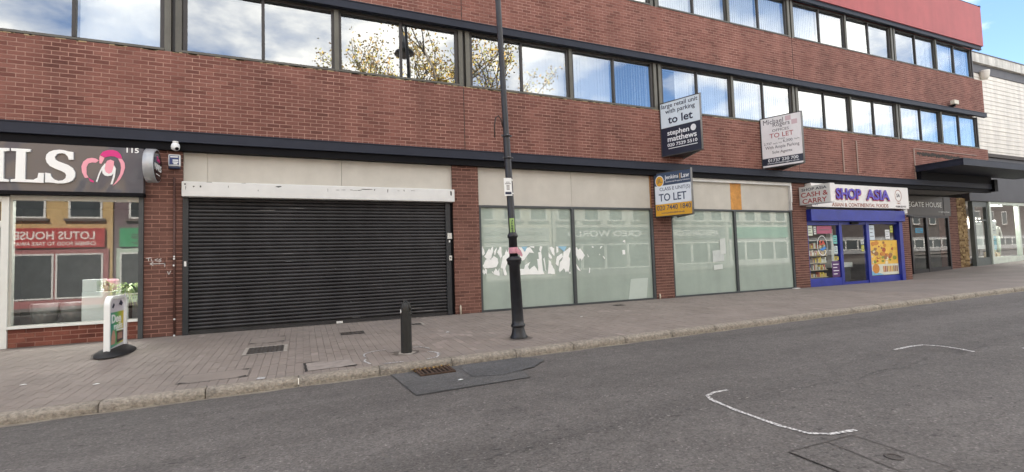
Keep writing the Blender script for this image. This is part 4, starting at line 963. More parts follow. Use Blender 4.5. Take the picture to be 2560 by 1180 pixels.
def p1(rect, tx, disc):
    rect(.02, .98, .525, .985, M_PALE); rect(.02, .98, .015, .522, M_NAVY)
    tx('large retail unit', .05, .93, .86, .965, M_NV, .008); tx('with parking', .14, .86, .755, .86, M_NV, .008); tx('to let', .20, .80, .585, .73, M_NV, .02)
    tx('stephen', .17, .70, .345, .465, M_WI, .02); tx('matthews', .17, .87, .255, .355, M_WI, .02); disc(.80, .425, .075, M_WI, asp=1.15)
    tx('020 7529 5510', .16, .88, .165, .225, M_WI, .015); rect(.18, .88, .125, .137, M_WI, .006, 'printed_line')
vboard('to let board with pale blue top and navy bottom half', 9.12, 9.90, -1.13, 3.87, 5.36, p1)
M_BLUSH = pm('blush_ink', (.62, .46, .49), .5, var=0)
def p2(rect, tx, disc):
    rect(.02, .98, .19, .985, M_OFFW); rect(.02, .98, .05, .187, M_NAVY); rect(.02, .98, .015, .048, M_OFFW)
    tx('Michael', .08, .56, .855, .95, M_GI); tx('Rogers', .31, .71, .765, .875, M_GI)
    rect(.61, .74, .87, .96, M_BLUSH, .006, 'printed_square'); rect(.75, .88, .78, .87, M_BLUSH, .006, 'printed_square')
    tx('OFFICES', .29, .68, .695, .745, M_GI); tx('TO LET', .22, .78, .575, .665, M_RI, .004); tx('From', .42, .58, .525, .56, M_GI)
    tx('2,737', .07, .26, .445, .495, M_GI); tx('Sq.Ft. TO', .29, .50, .445, .475, M_GI); tx('6,200', .53, .75, .455, .515, M_GI); tx('Sq.Ft.', .79, .92, .475, .505, M_GI)
    tx('With Ample Parking', .10, .90, .345, .425, M_GI); tx('Sole Agents', .26, .73, .25, .32, M_GI)
    tx('01737 230 700', .15, .86, .11, .17, M_WI, .012); tx('www.michaelrogers.co.uk', .13, .88, .062, .1, M_WI, .004)
vboard('off white offices to let board with red lettering and navy strip', 13.02, 13.88, -1.09, 3.73, 5.28, p2)
M_AMB = pm('amber_print', (.68, .35, .018), .45, var=.04); M_JN = pm('slate_blue_print', (.035, .060, .115), .45, var=.04); M_JW = pm('cool_white_print', (.72, .77, .83), .45, var=.04)
def p3(rect, tx, disc):
    rect(.02, .98, .70, .985, M_JN); rect(.02, .98, .285, .697, M_JW); rect(.02, .98, .015, .282, M_AMB)
    disc(.155, .80, .125, M_JW, .0065, 1.25); disc(.155, .80, .108, M_AMB, .008, 1.25)
    tx('JL', .09, .23, .745, .855, M_JN, 0, .0095); tx('Jenkins', .295, .655, .80, .915, M_WI, .01); rect(.69, .705, .80, .92, M_AMB, .006, 'printed_line'); tx('Law', .73, .93, .815, .92, M_WI, .01)
    tx('Commercial Property Solutions', .31, .94, .745, .785, M_WI)
    tx('CLASS E UNIT(S)', .15, .94, .555, .655, M_JN); tx('TO LET', .12, .84, .345, .515, M_JN, .012); tx('020 7440 1840', .06, .94, .145, .255, M_JN, .004); tx('www.jenkinslaw.co.uk', .17, .78, .055, .105, M_JN)
vboard('to let board with slate heading and amber phone strip below', 8.80, 9.58, -1.02, 2.20, 3.40, p3)
# ------------------------------------------------------------------ Asian grocery
M_BLUE = pm('royal_blue', (.018, .030, .27), .42, var=.25, vs=3); M_SIGNW = pm('sign_white', (.72, .70, .68), .35, var=.04)
random.seed(31)
sg = MB().box(14.93, 16.52, .02, .12, -.06, .26).box(18.14, 19.98, .02, .12, -.06, .22).box(16.52, 16.66, .01, .13, -.06, 2.12).box(17.98, 18.14, .01, .13, -.06, 2.12).box(19.80, 19.99, -.05, .13, -.06, 2.12)
sg.box(14.925, 14.975, .02, .12, .26, 2.12).box(14.975, 16.52, .02, .12, 2.00, 2.12).box(16.66, 17.98, .02, .12, 2.02, 2.12).box(18.14, 19.80, .02, .12, 2.04, 2.12)
gw = sg.build('grocery_front', M_BLUE, bld); gw['label'] = 'royal blue grocery shopfront frame'
for a, b, z0 in ((14.975, 16.52, .26), (18.14, 19.80, .22)): MB().box(a, b, .06, .068, z0, 2.04).build('pane', M_CLEAR, gw)
MB().box(16.661, 17.979, .055, .063, .09, 2.02).build('door_pane', M_CLEAR, gw)
MB().box(16.661, 17.979, .04, .08, -.04, .09).build('door_rail', M_BLUE, gw)
MB().box(14.925, 19.985, -.16, .02, 2.125, 2.50).build('shutter_housing', M_BLUE, gw, bev=.01)
MB().box(16.7, 17.7, -.006, .02, -.035, .0).build('threshold_strip', M_LET, gw)
MB().box(17.10, 17.5, -.05, .02, 2.03, 2.10).build('door_sensor', M_BLACK, gw, bev=.01)
rm = MB().box(14.93, 19.99, 3.5, 3.6, 0, 2.6).box(14.85, 14.92, .33, 3.5, 0, 2.6).box(20.0, 20.08, .33, 3.5, 0, 2.6).box(14.93, 19.99, .13, 3.5, 2.5, 2.6).box(14.93, 19.99, .13, 3.5, -.09, -.03)
rm.build('grocery_room', pm('grocery_wall', (.20, .19, .18), .8), bld)
fs = thing('shop_sign', (17.5, -.16, 2.57), 'white grocery fascia sign with purple raised letters and oval logo', 'shop sign')
MB().box(14.95, 20.22, -.19, .02, 2.575, 3.34).build('panel', M_SIGNW, fs, bev=.006)
M_PUR = pm('purple_letter', (.075, .045, .40), .35, var=0); M_REDL = pm('crimson_letter', (.42, .02, .10), .4, var=0); M_BRN = pm('rust_letter', (.30, .11, .07), .5, var=0)
text('SHOP', (16.80, -.205, 3.02), (1, 0, 0), 1.36, .40, M_REDL, fs, bold=.05, t=.006); text('ASIA', (18.40, -.205, 3.02), (1, 0, 0), 1.36, .40, M_REDL, fs, bold=.05, t=.006)
text('SHOP', (16.77, -.225, 3.035), (1, 0, 0), 1.30, .36, M_PUR, fs, bold=.03, t=.01); text('ASIA', (18.37, -.225, 3.035), (1, 0, 0), 1.30, .36, M_PUR, fs, bold=.03, t=.01)
text('ASIAN & CONTINENTAL FOODS', (17.45, -.192, 2.665), (1, 0, 0), 3.05, .125, M_BRN, fs, bold=.012)
text('123', (15.13, -.192, 2.66), (1, 0, 0), .2, .07, M_GI, fs); text('C&C', (19.6, -.192, 2.765), (1, 0, 0), .22, .055, M_BRN, fs, bold=.01); text('01688 827415', (19.72, -.192, 2.65), (1, 0, 0), .62, .065, M_GI, fs, bold=.02)
pts = [(19.6 + math.cos(k / 28 * 6.2832) * .20, -.193, 3.04 + math.sin(k / 28 * 6.2832) * .215) for k in range(28)]
inn = [(19.6 + (x - 19.6) * .88, y, 3.04 + (z - 3.04) * .88) for x, y, z in pts]; rg = MB()
for k in range(28): rg.poly([pts[k], pts[(k + 1) % 28], inn[(k + 1) % 28], inn[k]])
rg.build('logo_ring', M_BRN, fs); text('SA', (19.6, -.192, 3.05), (1, 0, 0), .2, .13, M_GI, fs, bold=.01)
ps = thing('projecting_sign', (14.70, -.1, 2.62), 'white projecting box sign with dark red cash and carry lettering', 'projecting sign')
MB().box(14.60, 14.82, -1.02, -.02, 2.62, 3.20).build('box', M_SIGNW, ps, bev=.008)
MB().box(14.592, 14.6, -1.0, -.06, 2.635, 3.185).build('face_panel', pm('grey_face', (.68, .68, .66), .4, var=.03), ps)
text('SHOP ASIA', (14.5915, -.52, 3.095), (0, -1, 0), .80, .085, M_NV, ps, bold=.015, t=.002)
text('CASH &', (14.5915, -.52, 2.93), (0, -1, 0), .86, .15, M_RI, ps, bold=.015, t=.002); text('CARRY', (14.5915, -.52, 2.73), (0, -1, 0), .78, .155, M_RI, ps, bold=.015, t=.002)
cc = thing('bullet_camera', (20.15, -.1, 2.35), 'white security camera right of the grocery blue housing', 'security camera')
MB().box(20.05, 20.28, -.10, -.004, 2.42, 2.58).build('junction_box', M_WHITE, cc, bev=.01)
MB().tube([(20.15, -.05, 2.42), (20.12, -.2, 2.34)], .02).build('arm', M_WHITE, cc)
MB().lathe([(.045, -.12), (.05, .10), (.03, .105)], (20.12, -.26, 2.30), 12, axis=(.5, -.8, -.25)).build('body', pm('dark_plastic', (.05, .05, .05), .5), cc)
# things inside the grocery windows
pt = thing('food_poster', (18.95, .05, .24), 'orange poster of assorted food dishes on grocery window', 'poster')
MB().box(18.16, 19.78, .052, .056, .24, 1.46).build('sheet', pm('poster_amber', (.75, .46, .07), .5, var=.12, vs=3), pt)
MB().box(18.16, 19.78, .050, .0515, .24, .62).build('lower_panel', pm('poster_cream', (.62, .62, .52), .5, var=.1, vs=3), pt)
fc = [pm('food_%d' % i, c, .5, var=.3, vs=22) for i, c in enumerate(((.55, .22, .03), (.62, .40, .06), (.22, .26, .04), (.38, .07, .02), (.70, .62, .42), (.30, .14, .05), (.16, .42, .60)))]
fm = MB()
for i in range(46):
    x = random.uniform(18.28, 19.66); z = random.uniform(.62, 1.38); w = random.uniform(.05, .14); h = w * random.uniform(.5, .8); mi = random.choice((0, 1, 1, 2, 3, 4, 5))
    fm.poly([(x + math.cos(k / 9 * 6.283) * w * random.uniform(.75, 1.1), .049 - i * .00005, z + math.sin(k / 9 * 6.283) * h * random.uniform(.75, 1.1)) for k in range(9)], m=mi)
for i in range(9):
    x = 18.86 + i * .098; fm.poly([(x, .0485, .34), (x + .07, .0485, .34), (x + .07, .0485, .55), (x, .0485, .55)], m=random.choice((0, 3, 1, 5)))
fm.poly([(18.45 + math.cos(k / 16 * 6.283) * .2, .0486, .47 + math.sin(k / 16 * 6.283) * .17) for k in range(16)], m=0)
fm.poly([(18.17, .0495, .245), (18.9, .0495, .245), (18.7, .0495, .30), (18.17, .0495, .40)], m=6)
fm.build('food_pictures', fc, pt, kind='stuff')
sh = thing('goods_shelf', (15.5, .3, 0), 'shelves stacked with small goods in left grocery window', 'shelf')
for k in range(5): MB().box(14.99, 16.02, .14, .48, .28 + k * .235, .30 + k * .235).build('shelf_board', pm('shelf_cream', (.45, .38, .28), .6), sh)
gd = MB(); gcol = [pm('goods_%d' % i, c, .5, var=.1) for i, c in enumerate(((.60, .40, .16), (.40, .20, .08), (.62, .55, .42), (.42, .10, .06), (.62, .45, .05), (.12, .10, .09), (.65, .66, .62)))]
for k in range(5):
    x = 15.0
    while x < 15.95:
        w = random.uniform(.04, .08); gd.box(x, x + w * .85, .15, .25, .302 + k * .235, .302 + k * .235 + random.uniform(.08, .19), m=random.randrange(7)); x += w
gd.build('small_goods', gcol, sh, kind='stuff')
def notice(x0, x1, z0, z1, c, nm, label, y=.052, cat='notice', lines=3):
    t = tag(MB().box(x0, x1, y, y + .003, z0, z1).build(nm, pm('notice_' + label[:14].replace(' ', '_'), c, .6, var=.05), loc=((x0 + x1) / 2, y, z0)), label, cat)
    if lines:
        m = MB()
        for i in range(lines): zz = z1 - (i + 1) * (z1 - z0) / (lines + 1); m.box(x0 + (x1 - x0) * .15, x0 + (x1 - x0) * (.85 - .2 * (i % 2)), y - .0008, y - .0001, zz - .012, zz + .012)
        m.build('print', pm('notice_ink', (.12, .12, .13), .6, var=0) if sum(c) > .6 else M_LET, t)
    return t
notice(16.10, 16.50, .27, .80, (.085, .03, .13), 'window_poster', 'purple poster at the foot of the left grocery window', cat='poster', lines=4)
notice(16.24, 16.46, .83, .95, (.62, .52, .05), 'window_notice', 'small yellow notice above the purple poster')
notice(16.26, 16.44, 1.05, 1.30, (.52, .62, .62), 'window_notice', 'pale notice above the yellow one in grocery window')
notice(16.24, 16.44, 1.38, 1.66, (.16, .48, .45), 'window_notice', 'turquoise notice high in left grocery window')
notice(15.0, 15.24, 1.66, 1.98, (.62, .68, .55), 'window_notice', 'pale green sheet in top left corner of grocery window')
notice(15.30, 15.42, 1.70, 1.96, (.60, .62, .60), 'window_notice', 'narrow white card beside the pale green sheet')
notice(15.45, 16.20, 1.72, 1.97, (.40, .10, .17), 'window_banner', 'crimson banner across the top of left grocery window', cat='banner', lines=1)
notice(17.72, 17.86, 1.10, 1.30, (.60, .60, .10), 'door_notice', 'yellow warning notice on the grocery glass door')
notice(17.70, 17.86, 1.34, 1.48, (.60, .64, .62), 'door_notice', 'white notice above the yellow one on glass door')
notice(19.12, 19.38, 1.52, 1.84, (.68, .70, .70), 'window_notice', 'white page above the food poster')
notice(19.42, 19.58, 1.74, 1.98, (.55, .58, .08), 'window_notice', 'yellow notice in top right corner above food poster')
notice(18.20, 18.5, 1.48, 2.0, (.55, .63, .68), 'window_banner', 'pale blue tall panel left of the white page', cat='banner')
lg = thing('window_decal', (15.68, .055, 1.08), 'round red and blue shop emblem on left grocery window', 'decal')
o_ = [(15.68 + math.cos(k / 28 * 6.2832) * .25, .053, 1.33 + math.sin(k / 28 * 6.2832) * .33) for k in range(28)]; i_ = [(15.68 + (x - 15.68) * .93, y, 1.33 + (z - 1.33) * .94) for x, y, z in o_]; rg = MB()
for k in range(28): rg.poly([o_[k], o_[(k + 1) % 28], i_[(k + 1) % 28], i_[k]])
rg.build('ring', M_LET, lg); text('SA', (15.68, .0535, 1.42), (1, 0, 0), .30, .16, pm('emblem_red', (.6, .09, .05), .5, var=0), lg, bold=.03)
MB().prism([(15.52, .053, 1.20), (15.70, .053, 1.16), (15.88, .053, 1.24), (15.80, .053, 1.30), (15.66, .053, 1.25)], (0, .002, 0)).build('swoosh', pm('emblem_blue', (.05, .22, .55), .5, var=0), lg)
wb = thing('white_stand', (17.2, .7, -.03), 'tall white display stand behind the grocery door glass', 'stand')
MB().box(16.95, 17.10, .6, .75, .8, 1.9).box(16.86, 17.12, .5, .9, .72, .80).build('frame', M_WHITE, wb); MB().box(16.75, 17.9, .5, .9, .56, .72).build('shelf', pm('grey_face', (.5, .5, .49), .4), wb); MB().box(16.86, 17.8, .52, .88, -.03, .56).build('plinth', pm('dark_plastic', (.05, .05, .05), .5), wb)

# ------------------------------------------------------------------ recessed entrance and canopy
M_BRONZE = pm('bronze_panel', (.060, .052, .044), .45, .2, var=.1)
et = MB().box(20.51, 23.05, 1.3, 1.4, -.1, 2.49).box(23.05, 23.14, 1.24, 1.36, -.1, 2.49).box(25.86, 25.948, 1.24, 1.36, -.1, 2.49).box(24.19, 24.32, 1.24, 1.36, -.1, 2.42).box(23.14, 25.86, 1.24, 1.36, 2.42, 2.49).box(23.14, 24.19, 1.25, 1.35, .0, .26).box(24.32, 25.86, 1.25, 1.35, .02, .30)
ed = et.build('entrance_door', pm('black_frame', (.014, .012, .014), .4), bld)
MB().box(23.14, 24.19, 1.29, 1.30, .26, 2.42).box(24.32, 25.86, 1.29, 1.30, .30, 2.42).build('pane', M_CLEAR, ed)
rm = MB().box(20.6, 26.0, 4.5, 4.6, 0, 3.2).box(26.0, 26.1, 1.66, 4.5, 0, 3.2).box(20.5, 26.0, 1.37, 4.5, 2.8, 2.9).box(20.5, 26.0, 1.37, 4.5, -.1, .02); rm.build('lobby', pm('lobby_wall', (.24, .24, .23), .8), bld)
hs = thing('name_sign', (24.0, 1.22, 2.5), 'bronze entrance name board with white capitals beside the grocery', 'sign')
MB().box(20.52, 26.10, 1.22, 1.3, 2.50, 3.33).build('board', M_BRONZE, hs)
MB().box(25.55, 25.565, 1.213, 1.219, 2.52, 3.32).build('seam', M_BLACK, hs)
text('EGATE HOUSE', (24.19, 1.219, 2.97), (1, 0, 0), 2.45, .21, M_LET, hs, bold=.0); text('119-123 High Street', (25.55, 1.219, 2.66), (1, 0, 0), .86, .07, M_LET, hs)
os_ = notice(23.45, 24.0, 1.78, 1.98, (.06, .30, .48), 'door_notice', 'blue notice on the dark entrance door', y=1.283)
cn_ = MB().box(21.12, 28.6, -1.46, -.004, 4.0, 4.20).box(21.10, 28.62, -1.475, -.004, 4.201, 4.235).box(21.10, 28.62, -1.475, -1.462, 3.985, 4.20)
cy = cn_.build('canopy', M_SLATE, bld, bev=.005); cy['label'] = 'flat dark canopy over the recessed entrance'
MB().box(21.2, 26.24, -.16, -.006, 3.70, 3.99).build('canopy_shade_plate', M_BLACK, cy)  # added black plate, painted shade for the dark recess beneath the canopy
MB().box(26.26, 26.52, -.24, .05, 3.39, 3.88).build('fascia_end', M_BLACK, bld)
MB().box(21.10, 21.16, -.03, -.006, 3.70, 4.90).build('trunking', pm('pinkish_trunking', (.28, .19, .15), .6), bld)
MB().box(21.161, 25.6, -.025, -.006, 4.87, 4.905).build('trunking', pm('pinkish_trunking', (.28, .19, .15), .6), bld)
for x in (16.95, 17.71): MB().box(x - .025, x + .025, -.03, -.006, 3.80, 4.94).build('batten', pm('weathered_batten', (.30, .21, .17), .7), bld)
sc2 = MB(); random.seed(3)
for i in range(60):
    x = 21.35 + i * .07; h = random.uniform(.05, .10); zc = 4.74 - .012 * (x - 21.35) + random.uniform(-.02, .02); sc2.box(x, x + .075, -.008, .0, zc - h, zc + h * .6)
sc2.build('broken_render', pm('dark_scar', (.045, .038, .033), .9, var=.5, vs=14, bump=.8, bs=40), bld, kind='stuff')
fl = thing('flood_light', (23.83, -.05, 6.78), 'cream floodlight box above the lintel channel, far right', 'floodlight')
MB().box(23.68, 24.0, -.26, -.12, 6.80, 6.96).build('housing', pm('cream_box', (.6, .56, .46), .5), fl, bev=.01); MB().box(23.80, 23.88, -.2, -.0, 6.72, 6.80).build('bracket', M_BLACK, fl)

# ------------------------------------------------------------------ neighbouring clapboard building
nb = thing('clapboard_building', (30, 1.3, .3), 'white clapboard building with grey shop fascia at the far right', 'building')
M_BOARD = pm('white_board', (.70, .66, .59), .6, var=.08, vs=2, streak=.18)
NX0, NX1 = 26.78, 44.0
MB().box(NX0, NX1, 1.40, 14, 5.3, 10.0).box(NX0, NX1, 5.0, 14, 0, 5.3).build('wall', pm('board_gap', (.34, .32, .30), .8), nb)
wbm = MB().prism([(NX0, 1.325, 0), (NX1, 1.325, 0), (NX1, 1.343, .204), (NX0, 1.343, .204)], (0, .05, 0)); wme = bpy.data.meshes.new('weatherboard'); wme.from_pydata([(x - 30, y - 1.3, z) for x, y, z in wbm.v], [], wbm.f); wme.materials.append(M_BOARD); wme.update()
for k in range(19):
    o = bpy.data.objects.new('weatherboard', wme); link(o, nb, (30, 1.3 + random.uniform(-.004, .004), 5.45 + k * .207))
MB().box(NX0, NX1, 1.30, 1.40, 9.39, 9.80).build('frieze', pm('lead_grey', (.11, .11, .12), .7), nb)
MB().box(NX0, NX1, 1.16, 1.60, 9.802, 10.24).build('parapet', pm('stained_white', (.60, .58, .53), .7, var=.2, vs=2, streak=.4), nb)
MB().box(NX0, NX1, 1.14, 1.62, 10.241, 10.29).build('coping', pm('lead_grey', (.11, .11, .12), .7), nb)
MB().lathe([(.10, 0), (.16, .1), (.2, .35), (.2, .42)], (29.85, 1.18, 9.05), 12).build('hopper_head', M_BOARD, nb)
MB().box(NX0, NX1, 1.05, 1.40, 5.28, 5.44).build('cornice', pm('brown_lead', (.055, .045, .04), .7), nb)
MB().box(27.55, NX1, 1.14, 1.42, 3.20, 5.27).build('shop_fascia', pm('fascia_grey', (.060, .060, .067), .6, var=.12, vs=1.5), nb)
cl2 = thing('ceiling_light', (30.8, 2.0, 3.1), 'lit white light strip inside the clothes shop window', 'ceiling light')
MB().box(29.6, 31.9, 1.75, 1.95, 3.10, 3.13).build('diffuser', emi, cl2)
MB().box(29.55, 31.95, 1.70, 2.0, 3.131, 3.19).build('frame', M_UPVC, cl2)
M_CLEAR2 = glassmat('clear_shop_glass', 0.0, (.95, .97, .96))
M_SAGE = pm('pale_sage_frame', (.52, .57, .50), .5)
nd = MB().box(27.86, 28.02, 1.2, 1.36, .2, 3.19).box(28.02, 29.2, 1.22, 1.34, 2.95, 3.19).box(29.06, 29.2, 1.22, 1.34, .2, 2.95).box(28.02, 29.06, 1.22, 1.34, .25, .62).box(28.02, 29.06, 1.24, 1.32, 2.3, 2.36)
nd_ = nd.build('shop_door', pm('door_grey', (.10, .115, .11), .5), nb)
MB().box(28.02, 29.06, 1.28, 1.29, .62, 2.95).build('pane', M_CLEAR2, nd_)
MB().box(28.14, 28.86, 1.30, 1.31, 1.0, 2.25).build('door_blind', pm('pale_sheet', (.55, .58, .56), .7), nd_)
MB().box(29.2, 29.36, 1.16, 1.40, .25, 3.19).box(29.36, NX1, 1.2, 1.36, 3.06, 3.19).box(29.36, NX1, 1.2, 1.4, .30, .62).box(32.0, 32.12, 1.2, 1.36, .62, 3.06).box(36, 36.12, 1.2, 1.36, .62, 3.06).build('shop_frame', M_SAGE, nb)
MB().box(29.36, 32.0, 1.28, 1.29, .62, 3.06).box(32.12, 36, 1.28, 1.29, .62, 3.06).build('shop_pane', M_CLEAR2, nb)
MB().box(27.6, NX1, 4.2, 4.3, 0, 3.3).box(27.6, NX1, 1.41, 4.2, .35, .6).box(27.6, NX1, 1.43, 4.2, 3.2, 3.3).build('shop_room', pm('boutique_wall', (.30, .28, .27), .8), nb)
pr = MB().box(26.79, 27.55, 1.33, 1.6, 0, 3.32).build('stone_pier', pm('pier_mortar', (.26, .20, .12), .9), nb)
M_STONE = brickmat('yellow_stone', (.20, .115, .045), (.46, .33, .16), .3)
q = MB().box(-.5, .5, 0, .06, -.5, .5); stm = bpy.data.meshes.new('stone'); stm.from_pydata(q.v, [], q.f); stm.materials.append(M_STONE); stm.update()
z = .1
while z < 3.26:
    h = random.uniform(.055, .11); x = 26.785
    while x < 27.52:
        w = min(random.uniform(.10, .26), 27.55 - x)
        o = bpy.data.objects.new('stone', stm); link(o, pr, (x + w / 2, 1.305 + random.uniform(-.02, .012), z + h / 2)); o.scale = (w - .012, 1, h - .010); x += w
    z += h
# mannequins
def mannequin(x, y, z, h, label, top, bottom, turn):
    t = thing('mannequin', (x, y, z), label, 'mannequin'); s = h / 1.75
    b = MB(); ct_, st_ = math.cos(turn), math.sin(turn)
    def P(a, c, d): return (x + (a * ct_ - c * st_) * s, y + (a * st_ + c * ct_) * s, z + d * s)
    b.lathe([(.02, .0), (.062, .03), (.078, .09), (.082, .14), (.065, .20), (.02, .235)], P(0, 0, 1.50), 14)
    b.tube([P(0, 0, 1.40), P(0, 0, 1.54)], .045 * s)
    b.tube([P(-.19, 0, 1.38), P(-.26, -.04, 1.12), P(-.22, -.16, .90)], [.05 * s, .04 * s, .028 * s]); b.tube([P(.19, 0, 1.38), P(.27, 0, 1.12), P(.25, -.06, .86)], [.05 * s, .04 * s, .028 * s])
    b.build('body', pm('mannequin_white', (.74, .74, .70), .35, var=.02), t)
    tm = MB(); secs = [(.15, .10, .92), (.14, .09, 1.05), (.18, .115, 1.25), (.20, .11, 1.36), (.10, .07, 1.45)]; n = 14; i0 = 0
    for ra, rb, hz in secs: tm.v += [P(math.cos(k / n * 6.283) * ra, math.sin(k / n * 6.283) * rb, hz) for k in range(n)]
    for j in range(len(secs) - 1):
        for k in range(n): tm.f.append((j * n + k, j * n + (k + 1) % n, (j + 1) * n + (k + 1) % n, (j + 1) * n + k)); tm.m.append(0); tm.sm.append(True)
    tm.build('shirt', top, t)
    lg_ = MB().tube([P(-.085, 0, .96), P(-.10, .01, .5), P(-.10, 0, .06)], [.10 * s, .075 * s, .06 * s], 10).tube([P(.085, 0, .96), P(.11, -.01, .5), P(.12, 0, .06)], [.10 * s, .075 * s, .06 * s], 10)
    lg_.build('trousers', bottom, t); MB().box(x - .2, x + .2, y - .15, y + .12, z, z + .03).build('stand', M_WHITE, t)
mannequin(30.35, 2.1, .6, 1.72, 'white mannequin in dark top, left of the pair in shop window', pm('dark_cloth', (.07, .06, .06), .8), pm('grey_cloth', (.30, .30, .31), .8), .2)
mannequin(31.05, 1.75, .6, 1.82, 'white mannequin in pale outfit, right of the pair in shop window', pm('pale_cloth', (.60, .62, .56), .8), pm('mint_cloth', (.52, .62, .50), .8), -.4)
for x, w, lab in ((29.75, .38, 'larger straw coloured box under the left mannequin'), (30.25, .30, 'smaller straw coloured box between the mannequins')):
    tag(MB().box(x, x + w, 1.42, 1.72, .6, .6 + w * .7).build('display_box', pm('straw_box', (.50, .40, .27), .7, var=.15, vs=20), loc=(x + w / 2, 1.5, .6), bev=.01), lab, 'box')
cs = thing('clothes_display', (30.2, 2.6, .6), 'rail of pale clothes and bags high inside clothes shop window', 'display rail')
MB().tube([(29.5, 2.6, 2.62), (31.9, 2.6, 2.62)], .02).build('rail', pm('steel', (.5, .5, .5), .3, .9), cs)
for i in range(12):
    x = 29.6 + i * .19; w = random.uniform(.06, .1); MB().prism([(x - w, 2.56, 2.58), (x - w * 1.2, 2.5, 2.58 - random.uniform(.3, .6)), (x + w * 1.2, 2.5, 2.1), (x + w, 2.56, 2.58)], (0, .06, 0)).build('garment', random.choice((M_BOARD, pm('dark_cloth', (.07, .06, .06), .8), pm('tan_cloth', (.35, .24, .13), .8), pm('plum_cloth', (.12, .05, .08), .8))), cs)
notice(29.45, 30.05, 1.7, 2.3, (.55, .60, .58), 'window_poster', 'pale poster at left edge of the clothes shop window', y=1.31, cat='poster'); notice(29.5, 30.0, .95, 1.6, (.18, .42, .50), 'window_poster', 'teal blue poster beneath the pale clothes shop poster', y=1.31, cat='poster', lines=2)
# ------------------------------------------------------------------ street furniture
random.seed(41)
M_LAMP = pm('black_lamp_paint', (.013, .014, .018), .38, var=.3, vs=9, bump=.12, bs=25)
bx0 = Vector((3.15, -3.34, pav(3.15, -3.34) - .01)); ax_ = Vector((-.18, 0, 5.46)).normalized()
def LP(h, dx=0, dy=0): return bx0 + ax_ * h + Vector((dx, dy, 0))
lp = thing('lamp_post', tuple(bx0), 'tall black cast iron street lamp post leaning at the pavement edge', 'lamp post')
bm_ = MB(); n = 24; prof = [(.132, 0), (.135, .03), (.128, .05), (.112, .09), (.100, .15), (.096, .19)]
i0 = len(bm_.v)
for j, (r_, h) in enumerate(prof):
    for k in range(n):
        rr = r_ * (1 + (.045 if (k % 2 == 0 and j < 2) else 0)); t = k / n * 6.2832
        bm_.v.append(tuple(LP(h) + Vector((math.cos(t) * rr, math.sin(t) * rr, 0))))
for j in range(len(prof) - 1):
    for k in range(n): bm_.f.append((j * n + k, j * n + (k + 1) % n, (j + 1) * n + (k + 1) % n, (j + 1) * n + k)); bm_.m.append(0); bm_.sm.append(True)
bm_.build('base_flare', M_LAMP, lp)
MB().lathe([(.098, .185), (.112, .195), (.116, .215), (.108, .235), (.096, .245), (.094, .30), (.086, 1.17), (.10, 1.18), (.110, 1.20), (.112, 1.235), (.120, 1.24), (.122, 1.275), (.108, 1.285), (.085, 1.30), (.080, 1.31)], bx0, 20, axis=ax_).build('pedestal', M_LAMP, lp)
MB().lathe([(.070, 1.31), (.068, 1.60), (.085, 1.62), (.085, 1.65), (.066, 1.68), (.057, 1.70), (.056, 3.2), (.048, 3.24), (.044, 8.3), (.03, 8.34), (.02, 8.5), (.002, 8.52)], bx0, 18, axis=ax_).build('shaft', M_LAMP, lp)
for h in (2.90, 3.26):
    MB().lathe([(.060, h - .02), (.062, h - .018), (.062, h + .018), (.06, h + .02)], bx0, 16, axis=ax_).build('clamp_band', M_LAMP, lp)
    for dx, dy in ((-.075, -.01), (.075, -.01), (.012, -.07), (-.02, -.07)):
        MB().lathe([(.016, -.012), (.018, 0), (.012, .014)], LP(h, dx, dy), 8).build('bolt', pm('worn_bolt', (.12, .12, .125), .4, .6), lp)
MB().tube([LP(3.40, -.05, 0), LP(3.52, -.07, 0), LP(3.58, -.12, -.01), LP(3.54, -.17, -.01), LP(3.42, -.20, -.01), LP(3.22, -.205, -.01)], .010, 6).build('loose_cable', pm('cable_black', (.02, .018, .018), .6), lp)
# bracket and hanging lantern high above the frame (seen mirrored in the glass)
MB().tube([LP(8.2, 0, 0), LP(8.45, 0, -.2), LP(8.45, 0, -.45), LP(8.2, 0, -.5)], .022, 8).build('bracket', M_LAMP, lp)
MB().tube([LP(7.3, 0, -.03), LP(7.8, 0, -.28), LP(8.3, 0, -.46)], .015, 8).build('stay', M_LAMP, lp)
MB().lathe([(.02, .62), (.05, .55), (.07, .40), (.13, .34), (.15, .20), (.30, .10), (.33, .02), (.30, .0), (.10, .01)], LP(7.62, 0, -.5), 20).build('lantern_hood', M_LAMP, lp)
MB().lathe([(.20, .0), (.18, -.08), (.10, -.14), (.02, -.16)], LP(7.62, 0, -.5), 18).build('lantern_bowl', pm('lantern_glass', (.5, .52, .52), .2), lp)
nt_ = thing('parking_notice', tuple(LP(2.30, -.05, -.06)), 'small white parking notice strapped to the lamp post', 'notice')
c = LP(2.42, -.055, -.068); u_ = Vector((.97, -.22, 0)).normalized(); nr = u_.cross(Vector((0, 0, 1))); tl = (ax_)
def plate(w, h, d, name, mat, off=0.0, dx=0.0):
    q = [c + u_ * (sx * w / 2 + dx) + ax_ * (sz * h / 2 + off) + nr * d for sx, sz in ((-1, -1), (1, -1), (1, 1), (-1, 1))]
    return MB().prism(q, -nr * .004).build(name, mat, nt_)
plate(.125, .285, 0, 'plate', M_LET); plate(.10, .040, .003, 'print', M_NV, -.10); 
for k, (o_, w) in enumerate(((.075, .06), (.05, .09), (.02, .05), (0.0, .05), (-.02, .05), (-.04, .05))): plate(w, .009, .003, 'print', M_GI, o_)
for o_ in (.115, -.10): MB().lathe([(.0585, -.008), (.0585, .008)], LP(2.42 + o_), 16, axis=ax_).build('strap', M_LET, nt_)
stk = thing('sticker', tuple(LP(1.70, 0, -.06)), 'green vertical sticker with dark letters on lamp post', 'sticker')
sm = MB(); hh = [1.68, 1.92]
